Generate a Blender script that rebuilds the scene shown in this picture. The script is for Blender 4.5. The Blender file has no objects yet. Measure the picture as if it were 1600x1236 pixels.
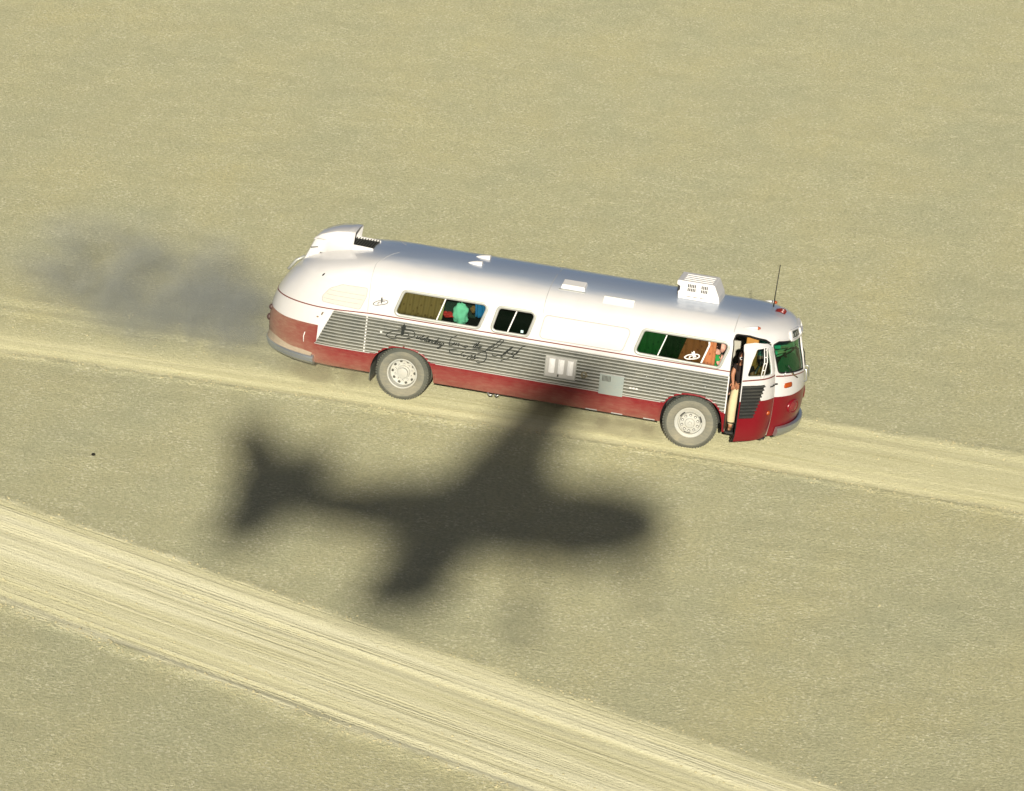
import bpy, bmesh, math, random
import numpy as np
from mathutils import Vector, Matrix
from mathutils.geometry import delaunay_2d_cdt
random.seed(7)
rng = np.random.default_rng(11)
SC = bpy.context.scene
COL = SC.collection
R = math.radians

# ---------------------------------------------------------------- camera
CAM_POS = Vector((18.78489799, -89.47599671, 29.35661447))
CAM_R = Vector((0.97044638, 0.21753023, 0.10447214))
CAM_U = Vector((-0.16433262, 0.27868564, 0.94621832))
CAM_F = Vector((-0.1767162, 0.93542232, -0.30619678))
cam_data = bpy.data.cameras.new('camera')
cam = bpy.data.objects.new('camera', cam_data)
COL.objects.link(cam)
cam_data.sensor_fit = 'HORIZONTAL'
cam_data.sensor_width = 36.0
cam_data.lens = 36.0 * 7700 / 1600
cam_data.clip_start = 0.5
cam_data.clip_end = 6000
cm = Matrix((CAM_R, CAM_U, -CAM_F)).transposed().to_4x4()
cm.translation = CAM_POS
cam.matrix_world = cm
SC.camera = cam

# ---------------------------------------------------------------- light
SUN_DIR = Vector((0.17741043, -0.92796729, 0.32772282)).normalized()   # towards the sun
SUN_EL = math.asin(SUN_DIR.z)
SUN_AZ = math.atan2(SUN_DIR.x, SUN_DIR.y)
world = bpy.data.worlds.new('World')
SC.world = world
world.use_nodes = True
wn = world.node_tree
sky = wn.nodes.new('ShaderNodeTexSky')
sky.sky_type = 'NISHITA'
sky.sun_disc = False
sky.sun_elevation = SUN_EL
sky.sun_rotation = SUN_AZ
sky.altitude = 1200
sky.air_density = 0.5
sky.dust_density = 3.5
sky.ozone_density = 0.3
wn.links.new(sky.outputs[0], wn.nodes['Background'].inputs[0])
wn.nodes['Background'].inputs[1].default_value = 0.05
sun_data = bpy.data.lights.new('sun', 'SUN')
sun_data.energy = 5.0
sun_data.angle = R(0.53)
sun_data.color = (1.0, 0.93, 0.80)
sun = bpy.data.objects.new('sun', sun_data)
COL.objects.link(sun)
sun.location = (20, -60, 60)
sun.rotation_euler = SUN_DIR.to_track_quat('Z', 'Y').to_euler()
SC.view_settings.view_transform = 'Standard'
SC.view_settings.look = 'None'
SC.view_settings.exposure = 0.30
SC.view_settings.gamma = 1.0
SC.view_settings.use_curve_mapping = False
SC.cycles.use_denoising = True
SC.cycles.max_bounces = 5
SC.cycles.diffuse_bounces = 2
SC.cycles.glossy_bounces = 3
SC.cycles.use_adaptive_sampling = True
SC.cycles.adaptive_threshold = 0.02
SC.cycles.transparent_max_bounces = 16
SC.cycles.volume_bounces = 1
SC.cycles.volume_max_steps = 48

# ---------------------------------------------------------------- materials
class NT:
    """tiny node helper"""
    def __init__(self, name):
        self.m = bpy.data.materials.new(name)
        self.m.use_nodes = True
        self.t = self.m.node_tree
        self.b = self.t.nodes.get('Principled BSDF')
        self.out = self.t.nodes.get('Material Output')
    def n(self, typ, **kw):
        o = self.t.nodes.new(typ)
        for k, v in kw.items():
            if hasattr(o, k): setattr(o, k, v)
            else: o.inputs[k.replace('_', ' ')].default_value = v
        return o
    def l(self, a, b): self.t.links.new(a, b)
    def noise(self, vec, scale, detail=4, rough=.55, dist=0):
        o = self.n('ShaderNodeTexNoise'); o.inputs['Scale'].default_value = scale
        o.inputs['Detail'].default_value = detail; o.inputs['Roughness'].default_value = rough
        o.inputs['Distortion'].default_value = dist
        if vec is not None: self.l(vec, o.inputs['Vector'])
        return o.outputs['Fac']
    def mapping(self, vec, scale=(1,1,1), rot=(0,0,0), loc=(0,0,0)):
        o = self.n('ShaderNodeMapping'); o.inputs['Scale'].default_value = scale
        o.inputs['Rotation'].default_value = rot; o.inputs['Location'].default_value = loc
        self.l(vec, o.inputs['Vector']); return o.outputs[0]
    def ramp(self, fac, stops):
        o = self.n('ShaderNodeValToRGB'); e = o.color_ramp.elements
        while len(e) < len(stops): e.new(.5)
        for el, (p, c) in zip(e, stops):
            el.position = p; el.color = (c[0], c[1], c[2], 1) if not isinstance(c, (int, float)) else (c, c, c, 1)
        self.l(fac, o.inputs[0]); return o.outputs[0]
    def math(self, op, a, b=None, clamp=False):
        o = self.n('ShaderNodeMath'); o.operation = op; o.use_clamp = clamp
        for i, v in enumerate((a, b)):
            if v is None: continue
            if isinstance(v, (int, float)): o.inputs[i].default_value = v
            else: self.l(v, o.inputs[i])
        return o.outputs[0]
    def mix(self, fac, a, b, mode='MIX'):
        o = self.n('ShaderNodeMix'); o.data_type = 'RGBA'; o.blend_type = mode
        for sock, v in ((o.inputs[0], fac), (o.inputs[6], a), (o.inputs[7], b)):
            if isinstance(v, (int, float)): sock.default_value = v
            elif isinstance(v, tuple): sock.default_value = (v[0], v[1], v[2], 1)
            else: self.l(v, sock)
        return o.outputs[2]
    def bump(self, h, strength, dist):
        o = self.n('ShaderNodeBump'); o.inputs['Strength'].default_value = strength
        o.inputs['Distance'].default_value = dist; self.l(h, o.inputs['Height'])
        self.l(o.outputs[0], self.b.inputs['Normal']); return o.outputs[0]
    def pos(self): return self.n('ShaderNodeNewGeometry').outputs['Position']
    def obj(self): return self.n('ShaderNodeTexCoord').outputs['Object']
    def set(self, **kw):
        for k, v in kw.items():
            s = self.b.inputs[k.replace('_', ' ')]
            if isinstance(v, (int, float)): s.default_value = v
            elif isinstance(v, tuple): s.default_value = (v[0], v[1], v[2], 1)
            else: self.l(v, s)
        return self

DUST = (.46, .40, .26)
def paint(name, col, rough=.35, dust=.25, metallic=0.0, coat=0.0, low=None, spec=.5, rear=0.0, var=.08):
    """painted / metal surface with uneven dust film; low=(z0,z1): dirt builds up towards the bottom; rear: dirt thrown by the wheels"""
    k = NT(name); p = k.pos()
    f = k.noise(p, 3.2, 5, .6)
    f2 = k.noise(k.mapping(p, (1.2, 1.2, 5)), 6, 4, .65)
    fine = k.noise(p, 60, 2, .6)
    d = k.math('MULTIPLY', k.ramp(f, [(.35, 0), (.75, 1)]), dust)
    d = k.math('ADD', d, k.math('MULTIPLY', k.ramp(f2, [(.45, 0), (.8, 1)]), dust * .7))
    if low:
        s = k.n('ShaderNodeSeparateXYZ'); k.l(p, s.inputs[0])
        m = k.n('ShaderNodeMapRange'); k.l(s.outputs[2], m.inputs[0])
        m.inputs[1].default_value = low[1]; m.inputs[2].default_value = low[0]; m.inputs[3].default_value = 0; m.inputs[4].default_value = low[2]
        amt = m.outputs[0]
        if rear:
            r = k.n('ShaderNodeMapRange'); k.l(s.outputs[0], r.inputs[0])
            r.inputs[1].default_value = -1.4; r.inputs[2].default_value = -3.0; r.inputs[3].default_value = 0; r.inputs[4].default_value = rear
            r2 = k.n('ShaderNodeMapRange'); k.l(s.outputs[0], r2.inputs[0])
            r2.inputs[1].default_value = 6.2; r2.inputs[2].default_value = 4.4; r2.inputs[3].default_value = .12; r2.inputs[4].default_value = 1
            amt = k.math('MULTIPLY', amt, r2.outputs[0])
            amt = k.math('ADD', amt, r.outputs[0])
            d = k.math('MULTIPLY', d, r2.outputs[0])
        amt = k.math('MULTIPLY', amt, k.ramp(f2, [(.2, .55), (.7, 1.25)]))
        d = k.math('ADD', d, amt)
    d = k.math('MINIMUM', d, .95)
    c0 = k.mix(k.math('MULTIPLY', fine, var), col, tuple(v * .6 for v in col))
    k.set(Base_Color=k.mix(d, c0, DUST), Metallic=k.math('MULTIPLY', k.math('SUBTRACT', 1.0, d), metallic) if metallic else 0.0)
    k.set(Roughness=k.math('ADD', k.math('MULTIPLY', d, .55), rough, True))
    k.b.inputs['Specular IOR Level'].default_value = spec
    k.b.inputs['Coat Weight'].default_value = coat
    return k.m
def plain(name, col, rough=.6, metallic=0.0, var=.15, scale=20, spec=.5, bump=0):
    k = NT(name); p = k.pos(); f = k.noise(p, scale, 4, .6)
    k.set(Base_Color=k.mix(f, tuple(v * (1 - var) for v in col), tuple(min(1, v * (1 + var)) for v in col)), Roughness=rough, Metallic=metallic)
    k.b.inputs['Specular IOR Level'].default_value = spec
    if bump: k.bump(f, .5, bump)
    return k.m
def glass(name, tint, refl=1.0):
    k = NT(name); t = k.t
    t.nodes.remove(k.b)
    tr = k.n('ShaderNodeBsdfTransparent'); tr.inputs[0].default_value = (*tint, 1)
    gl = k.n('ShaderNodeBsdfGlossy'); gl.inputs['Roughness'].default_value = .03; gl.inputs['Color'].default_value = (1, 1, 1, 1)
    fr = k.n('ShaderNodeFresnel'); k.l(k.math('ADD', 1.5, k.math('MULTIPLY', k.n('ShaderNodeNewGeometry').outputs['Backfacing'], 1 / 1.5 - 1.5)), fr.inputs['IOR'])   # thin sheet: same from both sides
    f = k.math('MULTIPLY', fr.outputs[0], refl)
    mx = k.n('ShaderNodeMixShader'); k.l(f, mx.inputs[0]); k.l(tr.outputs[0], mx.inputs[1]); k.l(gl.outputs[0], mx.inputs[2])
    k.l(mx.outputs[0], k.out.inputs[0]); return k.m
M = {}
M['white'] = paint('white_coach_paint', (.66, .65, .635), .30, .07, spec=.5, coat=1.0, low=(.9, 1.5, .10))
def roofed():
    """white coach paint; blue-grey sky shade is painted into the crown and fades out at its edges"""
    k = NT('white_coach_paint_with_roof_shade'); p = k.pos()
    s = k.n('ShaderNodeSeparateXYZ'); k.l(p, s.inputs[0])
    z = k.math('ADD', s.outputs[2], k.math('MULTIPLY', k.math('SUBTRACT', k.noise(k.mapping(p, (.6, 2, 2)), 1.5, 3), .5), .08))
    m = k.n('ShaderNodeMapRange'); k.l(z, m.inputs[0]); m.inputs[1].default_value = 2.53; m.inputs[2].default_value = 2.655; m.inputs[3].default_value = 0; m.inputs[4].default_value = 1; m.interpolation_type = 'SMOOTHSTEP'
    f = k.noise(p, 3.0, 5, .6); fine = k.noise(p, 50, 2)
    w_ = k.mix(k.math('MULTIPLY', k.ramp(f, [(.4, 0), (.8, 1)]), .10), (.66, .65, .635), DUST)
    g_ = k.mix(fine, (.31, .37, .46), (.37, .43, .52))  # shade colour of the upward-facing roof, mixed in by height
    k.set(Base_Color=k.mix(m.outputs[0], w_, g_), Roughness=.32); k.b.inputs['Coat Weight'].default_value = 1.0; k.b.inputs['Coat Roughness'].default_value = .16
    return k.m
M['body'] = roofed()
M['top_shade'] = plain('painted_top_shade', (.24, .29, .37), .35, 0, .08)  # darker blue-grey puts skylit shade into the scoop's top
M['red'] = paint('dark_red_coach_paint', (.185, .004, .011), .28, .07, coat=.3, low=(.40, .85, .21), rear=.38)
M['stripe'] = plain('red_brown_pinstripe', (.16, .03, .02), .5)
M['alu'] = paint('fluted_aluminium', (.52, .53, .49), .33, .10, metallic=.8, low=(.8, 1.2, .12), rear=.1)
M['groove'] = paint('dark_flute_groove', (.075, .082, .068), .45, .10, metallic=.5, low=(.8, 1.2, .08))  # flute backing, set darker than the slats
M['alu_door'] = paint('shaded_door_flutes', (.055, .06, .058), .35, .10, metallic=.4)  # darkened copy of the flute metal; the turned door's dark reflections are painted in
M['groove_door'] = plain('shaded_door_grooves', (.010, .011, .010), .6)  # door grooves darkened along with their flutes, shade in the colour
M['trim'] = paint('satin_aluminium_trim', (.60, .60, .57), .35, .15, metallic=.55)
M['chrome'] = paint('dusty_bumper_chrome', (.56, .59, .58), .34, .05, metallic=.85, var=.02)
M['frame'] = plain('window_frame_aluminium', (.40, .41, .37), .45, .3)
M['black'] = plain('black_rubber', (.012, .012, .012), .7, 0, .3)
M['dark'] = plain('dark_underbody', (.02, .02, .018), .8, 0, .3)
M['lining'] = plain('interior_lining', (.42, .40, .33), .7)
M['cream'] = plain('cream_interior_panel', (.55, .46, .29), .6)
M['floor_i'] = plain('interior_floor', (.05, .045, .04), .8)
M['tyre'] = paint('dusty_tyre_rubber', (.135, .145, .125), .85, .18, low=(-.8, 1.8, .30), spec=.2, var=.3)
M['tread'] = paint('tyre_tread_rubber', (.065, .076, .067), .85, .06, low=(-.2, 1.2, .15), spec=.2)
M['rim'] = paint('dusty_wheel_paint', (.42, .43, .39), .5, .28)
M['rimdark'] = plain('wheel_recess', (.07, .07, .055), .8)
M['amber'] = plain('amber_lens', (.36, .065, .008), .25)
M['redlens'] = plain('red_lens', (.16, .010, .006), .2)
M['taillens'] = plain('dusty_tail_lens', (.07, .04, .035), .5)
M['lampglass'] = plain('headlamp_lens', (.30, .05, .05), .08, .3)
M['galv'] = paint('grey_painted_hatch', (.27, .32, .30), .5, .22)
M['acwhite'] = paint('white_plastic_housing', (.72, .71, .69), .5, .08)
M['decal'] = plain('dark_green_black_lettering', (.006, .010, .007), .5)
M['decalw'] = plain('white_lettering', (.75, .74, .70), .5)
M['edge'] = plain('faint_panel_edge', (.42, .40, .385), .5)
M['seam'] = plain('grey_seam_sealant', (.42, .42, .41), .7)
M['g_green'] = glass('deep_green_tinted_glass', (.10, .47, .30))
M['g_clear'] = glass('clear_window_glass', (.60, .80, .70))
M['g_brown'] = glass('bronze_tinted_glass', (.46, .50, .40))
M['g_dark'] = glass('dark_privacy_glass', (.22, .34, .24))
M['g_shield'] = glass('green_windscreen_glass', (.29, .64, .42))
M['g_door'] = glass('door_glass', (.40, .50, .42))
M['g_plane'] = glass('cockpit_glass', (.6, .7, .7))

def curtain_mat(name, col, dot):
    k = NT(name); p = k.obj()
    pp = k.mapping(p, (1, 0.0, 1))
    v = k.n('ShaderNodeTexVoronoi'); v.voronoi_dimensions = '3D'; v.inputs['Scale'].default_value = 11.0; v.inputs['Randomness'].default_value = .35
    k.l(k.mapping(p, (1, 0.0, .75), (0, R(35), 0)), v.inputs['Vector'])
    m = k.ramp(v.outputs['Distance'], [(.15, 1), (.25, 0)])
    f = k.noise(pp, 8, 3)
    k.set(Base_Color=k.mix(m, k.mix(f, tuple(c * .85 for c in col), col), dot), Roughness=.9)
    return k.m
M['curtain'] = curtain_mat('orange_dotted_curtain_cloth', (.40, .150, .055), (.24, .075, .028))
M['curtain2'] = curtain_mat('khaki_dotted_curtain_cloth', (.40, .29, .135), (.22, .14, .06))
def cloth(name, col, var=.2): return plain(name, col, .9, 0, var, 9, .2)
M['c_mint'] = cloth('mint_green_fleece', (.26, .56, .42))
M['c_red'] = cloth('red_cloth', (.55, .03, .03))
M['c_blue'] = cloth('blue_cloth', (.02, .14, .36))
M['c_green'] = cloth('green_cloth', (.02, .22, .05))
M['c_black'] = cloth('black_jacket_cloth', (.025, .018, .016))
M['c_trouser'] = cloth('cream_cotton_trousers', (.60, .50, .30), .12)
M['c_shoe'] = cloth('brown_leather', (.12, .07, .035))
M['c_tan'] = cloth('tan_upholstery', (.40, .20, .05))
M['c_teal'] = cloth('pale_teal_shirt', (.10, .42, .38))
M['hair'] = cloth('dark_brown_hair', (.02, .010, .006))
def skinmat(name, col):
    k = NT(name); f = k.noise(k.pos(), 14, 3)
    k.set(Base_Color=k.mix(f, tuple(c * .85 for c in col), col), Roughness=.55); k.b.inputs['Subsurface Weight'].default_value = .08
    return k.m
M['skin'] = skinmat('tanned_skin', (.42, .19, .10))
M['skin2'] = skinmat('pale_skin', (.60, .33, .25))

# ---------------------------------------------------------------- object helpers
def link(o, parent=None):
    COL.objects.link(o)
    if parent is not None:
        o.parent = parent
        o.matrix_parent_inverse = parent.matrix_world.inverted() if parent.type == 'EMPTY' else Matrix.Identity(4)
    return o
def empty(name, loc=(0, 0, 0), **kw):
    o = bpy.data.objects.new(name, None); o.location = loc; o.empty_display_size = .3
    COL.objects.link(o)
    o.matrix_world = Matrix.Translation(loc)
    tag(o, **kw); return o
def tag(o, label=None, cat=None, group=None, kind=None):
    if label: o['label'] = label
    if cat: o['category'] = cat
    if group: o['group'] = group
    if kind: o['kind'] = kind
    return o
class MB:
    def __init__(s): s.v = []; s.f = []; s.mi = []; s.cur = 0
    def add(s, vs, fs):
        o = len(s.v); s.v += [tuple(p) for p in vs]; s.f += [tuple(i + o for i in f) for f in fs]; s.mi += [s.cur] * len(fs); return s
    def box(s, a, b, mtx=None):
        (x0, y0, z0), (x1, y1, z1) = a, b
        vs = [(x0,y0,z0),(x1,y0,z0),(x1,y1,z0),(x0,y1,z0),(x0,y0,z1),(x1,y0,z1),(x1,y1,z1),(x0,y1,z1)]
        if mtx is not None: vs = [tuple(mtx @ Vector(p)) for p in vs]
        return s.add(vs, [(0,3,2,1),(4,5,6,7),(0,1,5,4),(1,2,6,5),(2,3,7,6),(3,0,4,7)])
    def grid(s, rows, closed_u=False, closed_v=False, caps=False):
        n, m = len(rows), len(rows[0]); o = len(s.v)
        for r in rows: s.v += [tuple(p) for p in r]
        cnt = 0
        for i in range(n if closed_u else n - 1):
            for j in range(m if closed_v else m - 1):
                s.f.append((o + i*m + j, o + i*m + (j+1) % m, o + ((i+1) % n)*m + (j+1) % m, o + ((i+1) % n)*m + j)); cnt += 1
        if caps:
            s.f.append(tuple(o + j for j in reversed(range(m)))); s.f.append(tuple(o + (n-1)*m + j for j in range(m))); cnt += 2
        s.mi += [s.cur] * cnt; return s
    def tube(s, pts, r, seg=8, closed=False, caps=True):
        pts = [Vector(p) for p in pts]; n = len(pts); rows = []
        rr = r if isinstance(r, (list, tuple)) else [r] * n
        up = None
        for i, p in enumerate(pts):
            a = pts[(i - 1) % n] if (closed or i > 0) else p
            b = pts[(i + 1) % n] if (closed or i < n - 1) else p
            t = (b - a).normalized()
            if up is None:
                up = Vector((0, 0, 1)) if abs(t.z) < .9 else Vector((1, 0, 0))
            sd = t.cross(up).normalized(); up = sd.cross(t).normalized()
            rows.append([p + (sd * math.cos(k * 2 * math.pi / seg) + up * math.sin(k * 2 * math.pi / seg)) * rr[i] for k in range(seg)])
        return s.grid(rows, closed_u=closed, closed_v=True, caps=caps and not closed)
    def lathe(s, prof, seg=48, mtx=None):
        """profile (radius, axial) about local Y axis"""
        rows = []
        for r, a in prof:
            rows.append([Vector((r * math.cos(k*2*math.pi/seg), a, r * math.sin(k*2*math.pi/seg))) for k in range(seg)])
        if mtx is not None: rows = [[mtx @ p for p in r] for r in rows]
        return s.grid(rows, closed_v=True)
    def build(s, name, mat, parent=None, smooth=True, sharp=None, normals=None, **kw):
        me = bpy.data.meshes.new(name); me.from_pydata(s.v, [], s.f)
        mats = mat if isinstance(mat, (list, tuple)) else [mat]
        for m in mats: me.materials.append(m)
        if len(mats) > 1: me.polygons.foreach_set('material_index', s.mi)
        if smooth:
            me.polygons.foreach_set('use_smooth', [True] * len(me.polygons))
            if sharp: me.set_sharp_from_angle(angle=R(sharp))
        if normals is not None: me.normals_split_custom_set_from_vertices(normals)
        me.update()
        o = bpy.data.objects.new(name, me); link(o, parent); tag(o, **kw); return o
def bevel(o, w, seg=2):
    b = o.modifiers.new('bevel', 'BEVEL'); b.width = w; b.segments = seg; b.limit_method = 'ANGLE'; b.angle_limit = R(40); return o

# ================================================================= GROUND
TB_D = Vector((12.35, -4.87)).normalized()      # direction of the second track
TB_N = Vector((-TB_D.y, TB_D.x))                # across it
def track_mid(x):
    xs = np.array([-60, -30, -14, -7, -3.4, .3, 4.7, 10.8, 30, 60.]); cs = np.array([-2.6, -1.9, -1.1, -.62, -.33, -.12, .10, .06, -.1, -.2])
    f = lambda q: np.interp(q, xs, cs)
    return (f(x - 1.5) + f(x - .75) + f(x) + f(x + .75) + f(x + 1.5)) / 5
def track_coords(x, y):
    a = y - track_mid(x)                         # track A: runs along x under the coach
    px, py = 2.6, -15.69
    b = (x - px) * TB_N.x + (y - py) * TB_N.y    # track B
    s = (x - px) * TB_D.x + (y - py) * TB_D.y
    b = b + .06 * np.sin(s * .13)
    return a, b, s
def smooth(e0, e1, x):
    t = np.clip((x - e0) / (e1 - e0), 0, 1); return t * t * (3 - 2 * t)
def vnoise(x, y, seed):
    """cheap value noise on arrays"""
    r = np.random.default_rng(seed).random((256, 256))
    xi = np.floor(x).astype(int); yi = np.floor(y).astype(int); fx = x - xi; fy = y - yi
    fx = fx * fx * (3 - 2 * fx); fy = fy * fy * (3 - 2 * fy)
    g = lambda i, j: r[i % 256, j % 256]
    return (g(xi, yi) * (1 - fx) + g(xi + 1, yi) * fx) * (1 - fy) + (g(xi, yi + 1) * (1 - fx) + g(xi + 1, yi + 1) * fx) * fy - .5
RUTS_B = [(-1.92, .15, .07), (-1.66, .13, -.09), (-1.25, .15, -.06), (-.5, .14, -.03), (.80, .14, -.07), (1.05, .14, .04), (1.6, .18, .05)]
RUTS_A = [(-1.90, .10, .05), (-1.50, .12, -.03), (-1.22, .07, .02), (-.9, .10, -.02), (.55, .12, -.03), (.9, .10, .02), (1.25, .14, -.03), (1.62, .12, .04)]
def height(x, y):
    a, b, s = track_coords(x, y)
    h = .016 * vnoise(x * 1.3, y * 1.3, 1) + .022 * vnoise(x * .35, y * .5, 2) + .010 * vnoise(x * 3.1, y * 3.3, 3)
    inA = smooth(2.0, 1.6, np.abs(a)); inB = smooth(2.35, 1.95, np.abs(b))
    h = h * (1 - .75 * np.maximum(inA, inB))
    wob = vnoise(s * .5, b * 0 + 3, 5) * .10
    for c, w, d in RUTS_B:
        h = h + d * .34 * np.exp(-((b + wob - c) / w) ** 2) * (1 + .5 * vnoise(s * 1.8, b * 4, 9))
    for c, w, d in RUTS_A:
        h = h + d * .30 * np.exp(-((a - c) / w) ** 2) * (1 + .8 * vnoise(x * 1.3, a * 4, 8))
    h = h + np.exp(-((b + 2.08) / .16) ** 2) * .024 * (1 + 1.6 * vnoise(s * 2.2, b * 4, 6))
    h = h + np.exp(-((b - 2.02) / .16) ** 2) * .010 * (1 + 1.6 * vnoise(s * 2.2, b * 4, 16))
    h = h + np.exp(-((np.abs(a) - 1.86) / .16) ** 2) * .010 * (1 + 1.6 * vnoise(x * 2.2, a * 4, 7))
    return h
def make_ground():
    xs = np.concatenate([[-1500, -400, -120, -50], np.arange(-24, 24.01, .17), [50, 120, 400, 1500]])
    ys = np.concatenate([[-1500, -400, -140, -60], np.arange(-27, 46.01, .075), [70, 140, 400, 3500]])
    X, Y = np.meshgrid(xs, ys)
    fade = smooth(60, 20, np.abs(X)) * smooth(62, 30, np.abs(Y - 9))
    Z = height(X, Y) * fade
    v = np.stack([X, Y, Z], -1).reshape(-1, 3)
    ny, nx = X.shape
    i = np.arange(ny - 1)[:, None] * nx + np.arange(nx - 1)[None, :]
    q = np.stack([i, i + 1, i + nx + 1, i + nx], -1).reshape(-1, 4)
    me = bpy.data.meshes.new('dry_lake_bed')
    me.vertices.add(len(v)); me.vertices.foreach_set('co', v.ravel())
    me.loops.add(q.size); me.loops.foreach_set('vertex_index', q.ravel())
    me.polygons.add(len(q)); me.polygons.foreach_set('loop_start', np.arange(len(q)) * 4)
    me.polygons.foreach_set('use_smooth', np.ones(len(q), bool))
    me.update(calc_edges=True)
    a, b, s = track_coords(X, Y)
    nz = vnoise(X * 1.1, Y * 2.2, 21); nzf = vnoise(X * 5, Y * 6, 22)
    ma = smooth(2.0, 1.60, np.abs(a) + nz * .22 + nzf * .25)
    mb = smooth(2.22, 1.88, np.abs(b) + nz * .16 + nzf * .2)
    ma = ma * (1 - .75 * smooth(-1.0, .2, a) * smooth(1.5, -2.5, X)) * (.78 + .22 * smooth(-.2, -1.2, a))
    ma = ma * .82; mb = mb * .90
    for nm, arr in (('track_a', ma), ('track_b', mb), ('across_b', b), ('along_b', s), ('across_a', a)):
        at = me.attributes.new(nm, 'FLOAT', 'POINT'); at.data.foreach_set('value', arr.astype(np.float32).ravel())
    o = bpy.data.objects.new('ground', me); COL.objects.link(o)
    tag(o, 'pale olive dry lake bed with two bands of tyre tracks', kind='structure')
    k = NT('cracked_playa_soil'); p = k.pos()
    def attr(n):
        t = k.n('ShaderNodeAttribute'); t.attribute_name = n; return t.outputs['Fac']
    big = k.noise(k.mapping(p, (1, .45, 1)), .30, 2, .6)
    big2 = k.noise(k.mapping(p, (1, .4, 1), (0, 0, .2), (7, 3, 0)), .55, 3, .6)
    mid = k.noise(k.mapping(p, (1, .7, 1)), 1.6, 3, .6)
    fine = k.noise(p, 13, 4, .70)
    grit = k.noise(p, 42, 2, .7)
    col = k.ramp(big, [(.30, (.475, .472, .300)), (.50, (.535, .512, .308)), (.70, (.575, .537, .300))])
    col = k.mix(k.math('MULTIPLY', k.ramp(big2, [(.40, 0), (.62, 1)]), .45), col, (.475, .478, .312))
    col = k.mix(k.math('MULTIPLY', k.ramp(mid, [(.35, 0), (.7, 1)]), .40), col, (.535, .51, .31))
    col = k.mix(k.math('MULTIPLY', k.ramp(fine, [(.38, 1), (.55, 0)]), .50), col, (.33, .335, .21))
    patch = k.ramp(mid, [(.38, .15), (.60, 1)])
    col = k.mix(k.math('MULTIPLY', k.math('MULTIPLY', k.ramp(fine, [(.56, 0), (.68, 1)]), .80), patch), col, (.74, .73, .54))
    col = k.mix(k.math('MULTIPLY', k.ramp(grit, [(.38, 1), (.52, 0)]), .28), col, (.31, .31, .195))
    vo = k.n('ShaderNodeTexVoronoi'); vo.inputs['Scale'].default_value = 26; k.l(k.mapping(p, (1, .8, 0)), vo.inputs['Vector'])
    sv = k.n('ShaderNodeSeparateColor'); k.l(vo.outputs['Color'], sv.inputs[0])
    col = k.mix(k.math('MULTIPLY', k.math('MULTIPLY', k.ramp(sv.outputs[0], [(.82, 0), (1.0, 1)]), .75), patch), col, (.74, .72, .53))
    col = k.mix(k.math('MULTIPLY', k.ramp(sv.outputs[1], [(.70, 0), (1.0, 1)]), .40), col, (.34, .34, .215))
    # disturbed soil in the tracks: lighter, finer, drawn out along the driving direction
    cmb = k.n('ShaderNodeCombineXYZ'); k.l(attr('across_b'), cmb.inputs[0]); k.l(attr('along_b'), cmb.inputs[1])
    sb = k.noise(k.mapping(cmb.outputs[0], (3.4, .05, 1)), 1.5, 3, .55)
    sb2 = k.noise(k.mapping(cmb.outputs[0], (1.3, .03, 1)), 1.0, 3, .5)
    cma = k.n('ShaderNodeCombineXYZ'); k.l(attr('across_a'), cma.inputs[0])
    sx = k.n('ShaderNodeSeparateXYZ'); k.l(p, sx.inputs[0]); k.l(sx.outputs[0], cma.inputs[1])
    sa = k.noise(k.mapping(cma.outputs[0], (3.2, .12, 1)), 1.6, 3, .62)
    sa2 = k.noise(k.mapping(cma.outputs[0], (1.6, .10, 1)), 1.0, 4, .6)
    cb = k.mix(k.ramp(sb, [(.36, 0), (.62, 1)]), (.49, .47, .285), (.61, .585, .39))
    cb = k.mix(k.ramp(sb2, [(.42, 0), (.62, .75)]), cb, (.645, .625, .45))
    ca = k.mix(k.ramp(sa, [(.36, 0), (.64, 1)]), (.475, .455, .265), (.58, .55, .345))
    ca = k.mix(k.ramp(sa2, [(.40, 0), (.66, .6)]), ca, (.52, .50, .30))
    ca = k.mix(k.math('MULTIPLY', k.ramp(fine, [(.5, 0), (.72, 1)]), .35), ca, (.65, .62, .40))
    cb = k.mix(k.math('MULTIPLY', k.ramp(grit, [(.35, 1), (.5, 0)]), .18), cb, (.35, .31, .18))
    def furrows(vec, scale, detail, seed, width):
        n_ = k.noise(k.mapping(vec, scale, (0, 0, 0), (seed, seed * .3, 0)), 1.0, detail, .5)
        return k.ramp(k.math('ABSOLUTE', k.math('SUBTRACT', n_, .5)), [(0.0, 1), (width, 0)])
    brk = k.ramp(k.noise(k.mapping(cmb.outputs[0], (1.5, .25, 1)), 1.0, 3), [(.38, .25), (.6, 1)])
    fb = k.math('MAXIMUM', furrows(cmb.outputs[0], (2.4, .022, 1), 2.0, 3.3, .030), k.math('MULTIPLY', furrows(cmb.outputs[0], (4.5, .03, 1), 2.0, 9.1, .045), .6))
    fb = k.math('MULTIPLY', fb, brk)
    fa = k.math('MULTIPLY', furrows(cma.outputs[0], (2.0, .05, 1), 2.5, 5.7, .04), k.ramp(k.noise(k.mapping(cma.outputs[0], (1.5, .3, 1)), 1.0, 3), [(.42, 0), (.62, 1)]))
    cb = k.mix(k.math('MULTIPLY', fb, .45), cb, (.36, .335, .18))  # shade of the rut edges drawn in as dark olive lines
    ca = k.mix(k.math('MULTIPLY', fa, .55), ca, (.32, .29, .14))  # rut shade coloured in here too, on the track under the coach
    col = k.mix(attr('track_a'), col, ca)
    col = k.mix(attr('track_b'), col, cb)
    k.set(Base_Color=col, Roughness=1.0, Diffuse_Roughness=1.0)
    k.b.inputs['Specular IOR Level'].default_value = .15
    tr = k.math('MAXIMUM', attr('track_a'), attr('track_b'))
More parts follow.
